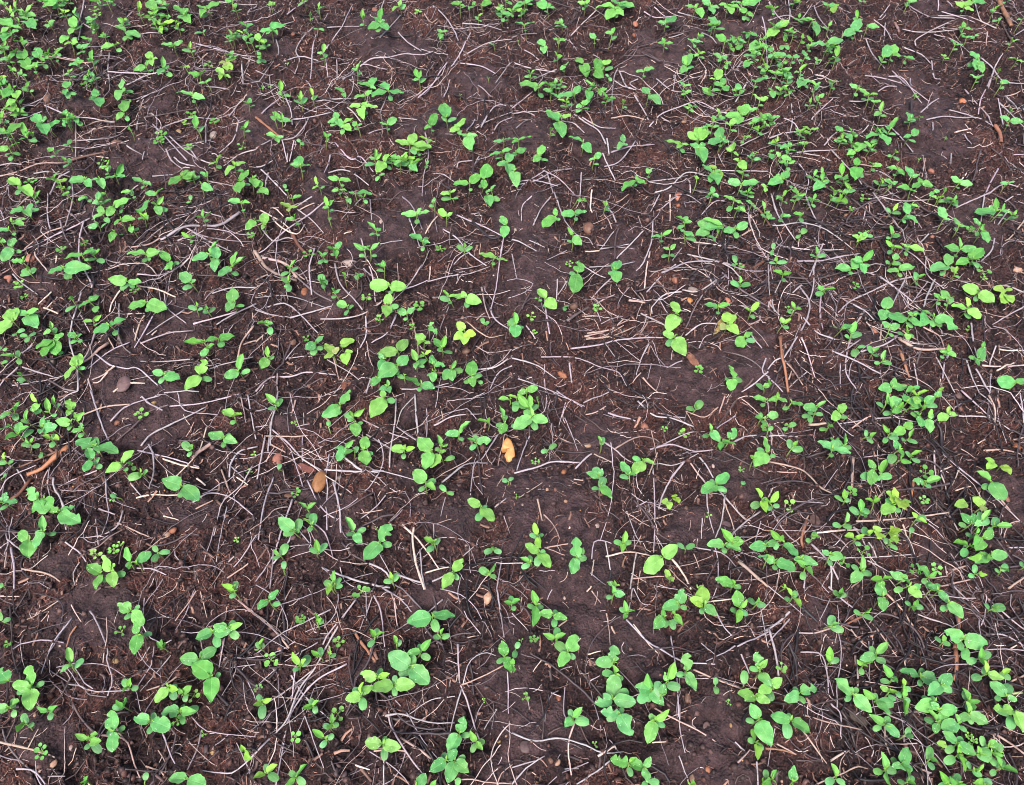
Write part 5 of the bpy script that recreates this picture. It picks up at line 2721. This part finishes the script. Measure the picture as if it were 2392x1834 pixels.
def merge(parts):
    for (nm, sp, mats) in parts:
        mi = [MATS_ALL.index(m) for m in mats]
        big_s.v += sp.v; big_s.f += [tuple(i + big_s.n for i in q) for q in sp.f]; big_s.c += sp.c; big_s.l += sp.l
        big_s.m += [mi[k] for k in sp.m]; big_s.n += sp.n
for it in rest: merge(seedling_parts(*it)[1])
# the field goes on outside the frame: seedlings like these on every side
for _ in range(420):
    src = random.choice(own)
    x, y = rng.uniform(-1.8, 1.8), rng.uniform(-0.1, 2.8)
    if x * x + y * y < 0.09: continue
    px, py = to_pixel((x, y, 0.03))
    if -30 < px < PW + 30 and -30 < py < PH + 60: continue
    if gh(x, y) == 0: pass
    n_ = rng.integers(2, 4); az = rng.uniform(0, 6.28); tips = []
    for q in range(n_):
        a = az + q * math.pi * 2 / n_ + rng.normal(0, 0.2); l = rng.uniform(0.02, 0.034)
        t_ = to_pixel((x + l * math.cos(a), y + l * math.sin(a), 0.045)); tips.append(('L' if rng.random() < 0.6 else 'U', *t_))
    for q in range(2):
        a = az + 1.57 + q * math.pi; t_ = to_pixel((x + 0.018 * math.cos(a), y + 0.018 * math.sin(a), 0.03)); tips.append(('C', *t_))
    merge(seedling_parts('s', to_pixel((x, y, 0.043)), tips)[1])
FILL = [(90, 90, 130, 120, 24), (60, 260, 100, 90, 8), (1650, 110, 200, 130, 34), (1580, 260, 160, 80, 10), (1900, 380, 220, 120, 14), (360, 30, 160, 40, 14), (1060, 20, 160, 30, 10), (1700, 330, 180, 110, 10),
        (2060, 1600, 160, 100, 6), (2000, 700, 150, 160, 6), (250, 420, 160, 70, 10), (1250, 180, 90, 70, 8), (480, 90, 100, 50, 8), (1620, 420, 120, 60, 8), (860, 340, 60, 40, 4)]
for (fx_, fy_, rx_, ry_, n0) in FILL:
    for _ in range(n0):
        px, py = (fx_ + rng.normal(0, rx_ * 0.55)) * DS, (fy_ + rng.normal(0, ry_ * 0.55)) * DS
        px = min(max(px, 3), PW - 3); py = min(max(py, 3), PH - 3)
        w_ = on_plane(px, py, 0.03); az = rng.uniform(0, 6.28); n_ = rng.integers(1, 4); tips = []
        for q in range(n_):
            a = az + q * math.pi * 2 / max(n_, 2) + rng.normal(0, 0.3); l = rng.uniform(0.013, 0.024)
            t_ = to_pixel((w_[0] + l * math.cos(a), w_[1] + l * math.sin(a), 0.036)); tips.append(('L' if rng.random() < 0.4 else 'U', *t_))
        for q in range(2):
            a = az + 1.57 + q * math.pi; t_ = to_pixel((w_[0] + 0.016 * math.cos(a), w_[1] + 0.016 * math.sin(a), 0.024)); tips.append(('C', *t_))
        merge(seedling_parts('s', (px, py), tips)[1])
o = link("small_seedlings", big_s.mesh("small_seedlings", MATS_ALL)); tag(o, "smaller bean seedlings filling the gaps between the larger ones", None, None, "stuff")

# ------------------------------------------------------------------ clover-like weeds
for it in [i for i in ITEMS if i[0] == 'w']:
    (px, py), r = it[1], it[2]
    h = rng.uniform(0.009, 0.016); c = on_ground(px, py, h); base = np.array((c[0], c[1], gh(c[0], c[1]) - 0.002))
    d = np.linalg.norm(c - (0, 0, CAM_H)); R = r * d * TANH / (PW / 2) * 1.05; R = min(max(R * 0.92, 0.004), 0.015)
    s = Soup(); n = int(rng.integers(4, 7)); az = rng.uniform(0, 6.28); col = jitter(random.choice([(112, 172, 84), (98, 160, 78), (128, 180, 90), (90, 150, 70)]), 0.10)
    if R < 0.006: n = 3
    v, f = tube([base, c - (0, 0, 0.001)], [0.0007, 0.0006], 5); s.add(v, f, jitter((120, 140, 80)), None, 1)
    for q in range(n):
        a = az + q * 6.283 / n + rng.normal(0, 0.35); rr = R * rng.uniform(0.5, 0.85); e = np.array((math.cos(a), math.sin(a), rng.uniform(0.0, 0.35)))
        p = c + e * rr; v, f = tube([c - (0, 0, 0.001), c + e * rr * 0.6], [0.0005, 0.0004], 4); s.add(v, f, jitter((120, 150, 80)), None, 1)
        k = 10; lr = R * rng.uniform(0.20, 0.36); ring = [p + np.array((math.cos(b) * lr, math.sin(b) * lr, 0.15 * lr * math.cos(b - a))) for b in np.arange(k) * 6.283 / k]
        V = np.array([p - (0, 0, lr * 0.25)] + ring); LL = np.zeros((k + 1, 3)); LL[1:, 1] = 0.8; LL[0, 1] = 0.3
        s.add(V, [(0, 1 + j, 1 + (j + 1) % k) for j in range(k)], col * rng.uniform(0.9, 1.1), LL, 0)
    o = link("clover_weed", s.mesh("clover_weed", [M_LEAF, M_STEM], base), None, base)
    tag(o, uniq(f"{'tiny' if R < 0.009 else 'small'} round-leaved weed rosette", px, py), "weed", "round-leaved weed rosettes")

# ------------------------------------------------------------------ stones
STC = {'r': ((150, 98, 80), "reddish"), 'p': ((190, 168, 158), "pale pink"), 't': ((172, 138, 114), "tan"), 'y': ((172, 140, 92), "yellowish"), 'o': ((158, 96, 64), "orange"), 'O': ((206, 150, 88), "light orange"),
       'B': ((132, 92, 54), "brown"), 'b': ((104, 74, 60), "brown"), 'v': ((96, 77, 76), "mauve-grey"), 'g': ((128, 116, 110), "grey"), 'k': ((62, 54, 58), "blackish seed pod modelled as")}  # the blackish entries are seed pods, built with the stone mesh
LMLAB = {(54, 77): "big smooth brown stone beside a long grey straw", (19, 57): "squarish reddish stone above the brown stone", (198, 8): "pale flat wedge stone between seedlings",
         (945, 490): "round orange stone lying on bare soil at upper right", (11, 136): "flat grey-pink stone set in smooth soil near the bottom"}
sid = 0
for it in [i for i in ITEMS if i[0] == 'o']:
    _, (px, py), rx, ry, code, ang = it; sid += 1
    c = on_ground(px, py); d = np.linalg.norm(c - (0, 0, CAM_H)); k = d * TANH / (PW / 2)
    view = abs(ray(px, py)[2]) / np.linalg.norm(ray(px, py))
    X, Y = 0.82 * rx * k, 0.88 * ry * k / max(view, 0.6)
    Z = min(X, Y) * (0.35 if code == 'v' else 0.75)
    cn_, nm = STC[code]
    me = stone_mesh("stone", X, Y, Z, jitter(cn_, 0.05) * (0.9 if max(X, Y) > 0.012 else 0.55) + 0.2 * np.array(lin(84, 64, 60)), -math.radians(ang), sid, 0.02 if code == 'B' else 0.16)
    o = link("stone" if max(X, Y) > 0.006 else "pebble", me, None, (c[0], c[1], c[2] + Z * (0.15 if code == 'v' else 0.1)))
    size = "large" if max(X, Y) > 0.014 else ("small" if max(X, Y) > 0.006 else "tiny")
    lab = None
    for (n_, lx, ly) in LM:
        if n_.endswith("stone") and math.hypot(px / DS - lx, py / DS - ly) < 14: lab = {"the big smooth brown stone": "big smooth brown stone beside a long grey straw", "the squarish reddish stone": "squarish reddish stone above the big smooth brown stone",
            "the pale flat wedge stone": "pale flat wedge stone pointing down between seedlings", "the round orange stone": "round orange stone lying on bare soil at upper right",
            "the flat grey-pink stone": "flat grey-pink stone set in smooth soil near the bottom edge"}.get(n_)
    tag(o, lab or uniq(f"{size} {nm} stone", px, py), "stone", None if lab else "stones scattered in the soil")
# the split orange stone: a domed slab with a notch broken out of its side
outl = [(385, 372), (362, 395), (345, 430), (338, 490), (385, 480), (390, 505), (372, 530), (360, 555), (385, 600), (405, 628), (450, 600), (468, 550), (466, 500), (458, 465), (430, 400), (408, 380)]
cen = on_ground(1092 + 425 / 4.2, 934 + 500 / 4.2); Pw = np.array([on_plane(1092 + x / 4.2, 934 + y / 4.2, cen[2] + 0.004) for x, y in outl])
mid = on_plane(1092 + 425 / 4.2, 934 + 500 / 4.2, cen[2] + 0.004); n = len(Pw)
rings = []; 
for sc_, dz in ((0.98, -0.012), (1.0, 0.0), (0.93, 0.0032), (0.75, 0.0052), (0.4, 0.0062)):
    rings.append(mid + (Pw - mid) * sc_ + (0, 0, dz))
V = np.vstack(rings + [[mid + (0, 0, 0.0064)]]) - cen; V += rng.normal(0, 0.00025, V.shape)
F = [(i * n + j, (i + 1) * n + j, (i + 1) * n + (j + 1) % n, i * n + (j + 1) % n) for i in range(4) for j in range(n)] + [(4 * n + j, 5 * n, 4 * n + (j + 1) % n) for j in range(n)]
F = [q[::-1] for q in F]
o = link("split_stone", new_mesh("split_stone", V, F, [M_STONE], np.array(lin(200, 140, 86))), None, cen)
tag(o, "split orange stone with a notch broken out of one side", "stone")

# ------------------------------------------------------------------ dead leaves lying on the soil
for (x0, y0, x1, y1, colr, wd) in ((1196 + 2.7318 * 150, 458 + 2.7318 * 135, 1196 + 2.7318 * 160, 458 + 2.7318 * 147, (122, 84, 70), 0.016), (1794 + 2.7318 * 86, 1375 + 2.7318 * 116, 1794 + 2.7318 * 68, 1375 + 2.7318 * 105, (74, 66, 62), 0.018),
        (598 + 2.7318 * 34, 917 + 2.7318 * 62, 598 + 2.7318 * 52, 917 + 2.7318 * 68, (100, 64, 56), 0.014), (1794 + 2.7318 * 38, 917 + 2.7318 * 104, 1794 + 2.7318 * 42, 917 + 2.7318 * 115, (84, 62, 58), 0.016),
        (598 + 2.7318 * 72, 458 + 2.7318 * 164, 598 + 2.7318 * 81, 458 + 2.7318 * 158, (110, 70, 58), 0.014), (1196 + 2.7318 * 180, 458 + 2.7318 * 108, 1196 + 2.7318 * 174, 458 + 2.7318 * 116, (120, 104, 66), 0.013),
        (1794 + 0.4823 * 1095, 0.4823 * 610, 1794 + 0.4823 * 1130, 0.4823 * 690, (120, 84, 64), 0.016)):
    a = on_ground(x0, y0, 0.004); b = on_ground(x1, y1, 0.004); s = Soup()
    leaf(s, a, b, 'L', jitter(colr), jitter(colr), wd)
    o = link("dead_leaf", s.mesh("dead_leaf", [M_CHIP, M_CHIP], a), None, a)
    tag(o, uniq("curled brown dead leaf", x0, y0), "dead leaf", "dead leaves on the soil")

# ------------------------------------------------------------------ straw
straws = [i for i in ITEMS if i[0] == 'k']
def slen(it):
    P = it[3]; return sum(math.hypot(P[i + 1][0] - P[i][0], P[i + 1][1] - P[i][1]) for i in range(len(P) - 1)) * (it[2] ** 0.6)
straws.sort(key=slen, reverse=True)
SN = {'g': "grey", 't': "tan", 'p': "pale", 'd': "dark", 'k': "black", 'o': "orange-brown", 'b': "brown", 'y': "yellowish"}
litter = Soup()
LMS = {"the thick bare orange-brown stick": "thick bare orange-brown stick below the seedling clump at the left edge", "the thick curved brown root": "thick curved brown root between seedlings at lower right",
       "the forked pale branch": "long pale branch with a fork crossing the upper left edge", "the tall orange-brown stick": "tall orange-brown stick forking downward right of the middle",
       "the bent orange twig": "bent orange twig with a knob at its top near the bottom", "the bare orange twig": "bare orange twig slanting down to the right, upper left area"}
took = set()
for i, it in enumerate(straws):
    s, ln, r, P = straw_soup(it)
    if i < 300:
        mp = it[3][len(it[3]) // 2]; nm = "twig" if (it[1] in 'obk' or r > 0.0034) else "straw_stalk"
        lab = None
        for n_, lx, ly in LM:
            if n_ in LMS and n_ not in took and it[1] in 'ob' + ('t' if 'branch' in n_ else '') and min(math.hypot(q[0] / DS - lx, q[1] / DS - ly) for q in it[3]) < 45 and it[2] >= 5: lab = LMS[n_]; took.add(n_); break
        if lab is None:
            P2 = it[3]; dx, dy = abs(P2[-1][0] - P2[0][0]), abs(P2[-1][1] - P2[0][1])
            ori = "level" if dx > 2.2 * dy else ("upright" if dy > 2.2 * dx else "slanting")
            lab = uniq(f"{'long' if ln > 0.11 else 'short'} {SN[it[1]]} {ori} {'twig' if nm == 'twig' else 'straw'}", *mp)
        c = P[len(P) // 2]
        o = link(nm, s.mesh(nm, [M_STRAW], c), None, c)
        tag(o, lab, "twig" if nm == "twig" else "straw", "twigs in the litter" if nm == "twig" else "straw stalks lying on the soil")
    else:
        litter.v += s.v; litter.f += [tuple(k + litter.n for k in q) for q in s.f]; litter.c += s.c; litter.l += s.l; litter.m += s.m; litter.n += s.n

def rnd_xy(n, dens):
    """random points on the field, kept with probability dens(x, y)"""
    X = []; tot = 0
    while tot < n:
        x = rng.uniform(-1.8, 1.8, 4 * n); y = rng.uniform(-0.1, 2.8, 4 * n)
        k = (np.abs(x) < 0.95 + 0.36 * y) & (rng.random(4 * n) < dens(x, y)); X.append(np.stack([x[k], y[k]], 1)); tot += k.sum()
    return np.concatenate(X)[:n]
def fibres(n, lo, hi, rlo, rhi, cols, dens, lift, seg=4, sides=3, curl=0.5, tilt=0.0, flat=1.0):
    xy = rnd_xy(n, dens); L = rng.uniform(lo, hi, n) ** 1.0; a = rng.uniform(0, 2 * math.pi, n); k = rng.normal(0, curl, n)
    u = np.linspace(-0.5, 0.5, seg)
    ang = a[:, None] + k[:, None] * u[None] * 2
    if seg >= 5:
        kink = rng.normal(0, 0.10, (n, seg)) + (rng.random((n, seg)) < 0.06) * rng.normal(0, 0.7, (n, seg)); ang = ang + np.cumsum(kink, 1)
    st = L[:, None] / (seg - 1)
    dx, dy = np.cos(ang) * st, np.sin(ang) * st
    x = xy[:, :1] + np.cumsum(dx, 1) - dx.sum(1, keepdims=True) / 2; y = xy[:, 1:] + np.cumsum(dy, 1) - dy.sum(1, keepdims=True) / 2
    z = samp(H, x, y); R = rng.uniform(rlo, rhi, n)
    if seg >= 9: z = z.mean(1, keepdims=True) + 0.35 * (z - z.mean(1, keepdims=True)) + 0.003
    elif seg >= 4: z = np.maximum(z, (z.mean(1, keepdims=True) + z) / 2)
    z = z + R[:, None] * 0.8 + rng.uniform(0, lift, n)[:, None] + (rng.normal(0, tilt, n)[:, None] * u[None] * L[:, None])
    P = np.stack([x, y, z], -1)
    T = np.gradient(P, axis=1); T /= np.linalg.norm(T, axis=2, keepdims=True) + 1e-9
    S = np.cross(T, (0, 0, 1.0)); S /= np.linalg.norm(S, axis=2, keepdims=True) + 1e-9; U = np.cross(S, T)
    ph = np.arange(sides) * 2 * math.pi / sides + 0.5
    RR = R[:, None] * np.linspace(1.0, 0.7, seg)[None]
    V = P[:, :, None] + RR[:, :, None, None] * (np.cos(ph)[None, None, :, None] * S[:, :, None] + flat * np.sin(ph)[None, None, :, None] * U[:, :, None])
    b = (np.arange(n) * seg * sides)[:, None, None]; i = np.arange(seg - 1)[None, :, None] * sides; j = np.arange(sides)[None, None, :]; j2 = (j + 1) % sides
    F = np.stack([b + i + j, b + i + j2, b + i + sides + j2, b + i + sides + j], -1).reshape(-1, 4)
    C = np.array([lin(*c) for c in cols])[rng.integers(0, len(cols), n)] * (1 + rng.normal(0, 0.14, (n, 1)))
    return V.reshape(-1, 3), F, np.repeat(np.clip(C, 0.005, 1), seg * sides, 0)
crust = lambda x, y: samp(CRUST, x, y)
redm = lambda x, y: samp(REDM, x, y)
DL = 1.0
# random straw among the traced straw
MATS_ = [(420, 560, 260, 120), (100, 480, 130, 110), (1700, 480, 300, 200), (1500, 200, 260, 120), (1350, 620, 220, 120), (1950, 650, 220, 160), (1650, 720, 180, 150), (620, 600, 160, 120),
         (1750, 1150, 300, 150), (640, 1400, 160, 150), (300, 200, 300, 90), (900, 150, 250, 90), (1900, 1450, 280, 180), (620, 950, 120, 180), (1150, 900, 200, 90), (1000, 1200, 120, 120), (150, 950, 160, 120)]
MATM = patchmask(MATS_, wz)
mats = lambda x, y: samp(MATM, x, y)
BLK = patchmask([(1950, 1000, 260, 380), (1700, 500, 260, 160), (330, 420, 200, 90), (150, 800, 120, 160), (1900, 1500, 260, 160), (620, 1450, 200, 100), (1000, 1300, 150, 100), (900, 1560, 200, 60)], wz)
blk = lambda x, y: samp(BLK, x, y)
SILV = [(160, 149, 156), (138, 128, 135), (176, 163, 167), (160, 140, 134), (186, 170, 166), (112, 102, 108), (92, 82, 86)]
ss = [fibres(1100, 0.06, 0.20, 0.0004, 0.0010, SILV, lambda x, y: (0.2 + 0.75 * mats(x, y)) * (1 - 0.9 * crust(x, y)), 0.008, 14, 5, 0.55, 0.03),
      fibres(1500, 0.04, 0.13, 0.0007, 0.0022, [(36, 31, 35), (26, 23, 27), (48, 41, 45), (70, 60, 64)], lambda x, y: (0.12 + 0.85 * blk(x, y)) * (1 - 0.9 * crust(x, y)), 0.006, 12, 5, 0.5, 0.03),
      fibres(3600, 0.007, 0.024, 0.0012, 0.0030, [(92, 66, 58), (70, 52, 50), (54, 44, 46), (112, 84, 74), (140, 108, 94)], lambda x, y: 0.85 - 0.78 * crust(x, y), 0.002, 3, 6, 0.3, 0.1, 0.3),
      fibres(2000, 0.02, 0.10, 0.0004, 0.0010, SILV + [(98, 88, 92)], lambda x, y: 0.9 - 0.8 * crust(x, y), 0.004, 7, 4, 0.5),
      fibres(4200, 0.012, 0.07, 0.0005, 0.0013, [(60, 50, 52), (44, 38, 41), (84, 68, 66)], lambda x, y: 0.9 - 0.6 * crust(x, y), 0.003, 6, 4, 0.5),
      fibres(13000, 0.005, 0.026, 0.0003, 0.0008, [(200, 184, 176), (178, 162, 164), (158, 136, 132), (140, 118, 116), (184, 156, 142), (112, 90, 88), (128, 98, 90), (150, 118, 106)], lambda x, y: 0.9 - 0.65 * crust(x, y), 0.003, 4, 4, 0.4)]
lf = np.array([q for q in litter.f if len(q) == 4]); lv = np.concatenate(litter.v); lc = np.concatenate(litter.c)
nb = len(lv); VV, FF, CC = [lv], [lf], [lc]
for v, f, c in ss: VV.append(v); FF.append(f + nb); CC.append(c); nb += len(v)
o = link("straw_litter", new_mesh("straw_litter", np.concatenate(VV), np.concatenate(FF), [M_STRAW], np.concatenate(CC))); tag(o, "thin loose straw scattered over the whole field", None, None, "stuff")
# fine rotted fibres
fs = [fibres(48000, 0.004, 0.022, 0.00025, 0.0006, [(96, 62, 54), (74, 48, 44), (120, 84, 72), (56, 38, 37), (44, 32, 33)], lambda x, y: 0.55 + 0.45 * redm(x, y) - 0.5 * crust(x, y), 0.002, 4, 3, 1.2, 0.12),
      fibres(18000, 0.004, 0.024, 0.0002, 0.0005, [(148, 106, 96), (116, 76, 68), (170, 130, 116)], lambda x, y: 0.06 + 0.9 * redm(x, y) * (1 - crust(x, y)), 0.003, 5, 3, 1.6, 0.15),
      fibres(22000, 0.003, 0.014, 0.0006, 0.0018, [(42, 33, 35), (58, 44, 44), (34, 28, 31), (76, 56, 52)], lambda x, y: 0.8 - 0.72 * crust(x, y), 0.0015, 3, 4, 0.5, 0.15)]
nb = 0; VV, FF, CC = [], [], []
for v, f, c in fs: VV.append(v); FF.append(f + nb); CC.append(c); nb += len(v)
o = link("plant_debris", new_mesh("plant_debris", np.concatenate(VV), np.concatenate(FF), [M_CHIP], np.concatenate(CC))); tag(o, "reddish brown rotted plant fibres covering the soil", None, None, "stuff")
# soil crumbs and grit
def crumbs(n, lo, hi, cols, dens, pw=1.9):
    xy = rnd_xy(n, dens); r = lo + (hi - lo) * rng.random(n) ** pw
    t = (1 + 5 ** 0.5) / 2
    B = np.array([(-1, t, 0), (1, t, 0), (-1, -t, 0), (1, -t, 0), (0, -1, t), (0, 1, t), (0, -1, -t), (0, 1, -t), (t, 0, -1), (t, 0, 1), (-t, 0, -1), (-t, 0, 1)]) / 1.9
    BF = np.array([(0, 11, 5), (0, 5, 1), (0, 1, 7), (0, 7, 10), (0, 10, 11), (1, 5, 9), (5, 11, 4), (11, 10, 2), (10, 7, 6), (7, 1, 8), (3, 9, 4), (3, 4, 2), (3, 2, 6), (3, 6, 8), (3, 8, 9), (4, 9, 5), (2, 4, 11), (6, 2, 10), (8, 6, 7), (9, 8, 1)])
    V = B[None] * (1 + rng.normal(0, 0.26, (n, 12, 1))) * r[:, None, None] * rng.uniform(0.6, 1.25, (n, 1, 3))
    a = rng.uniform(0, 6.28, n); ca, sa = np.cos(a)[:, None], np.sin(a)[:, None]
    V = np.stack([V[..., 0] * ca - V[..., 1] * sa, V[..., 0] * sa + V[..., 1] * ca, V[..., 2]], -1)
    z = samp(H, xy[:, 0], xy[:, 1]) + r * 0.25
    V += np.stack([xy[:, 0], xy[:, 1], z], -1)[:, None]
    F = (BF[None] + (np.arange(n) * 12)[:, None, None]).reshape(-1, 3)
    C = np.array([lin(*c) for c in cols])[rng.integers(0, len(cols), n)] * (1 + rng.normal(0, 0.12, (n, 1)))
    return V.reshape(-1, 3), F, np.repeat(np.clip(C, 0.004, 1), 12, 0)
v, f, c = crumbs(70000, 0.0010, 0.0050, [(50, 38, 38), (66, 50, 49), (36, 28, 30), (86, 65, 62), (58, 41, 39), (74, 50, 46)], lambda x, y: 0.85 - 0.7 * crust(x, y))
o = link("soil_crumbs", new_mesh("soil_crumbs", v, f, [M_CRUMB], c, smooth=False)); tag(o, "dark moist soil crumbs lying loose between the litter", None, None, "stuff")
v, f, c = crumbs(2600, 0.0006, 0.0022, [(150, 124, 112), (130, 96, 82), (180, 160, 150), (160, 124, 90), (110, 82, 72)], lambda x, y: 0.5 + 0.4 * crust(x, y))
o = link("gravel_grit", new_mesh("gravel_grit", v, f, [M_STONE], c)); tag(o, "tiny pale grit dotted over the bare soil", None, None, "stuff")
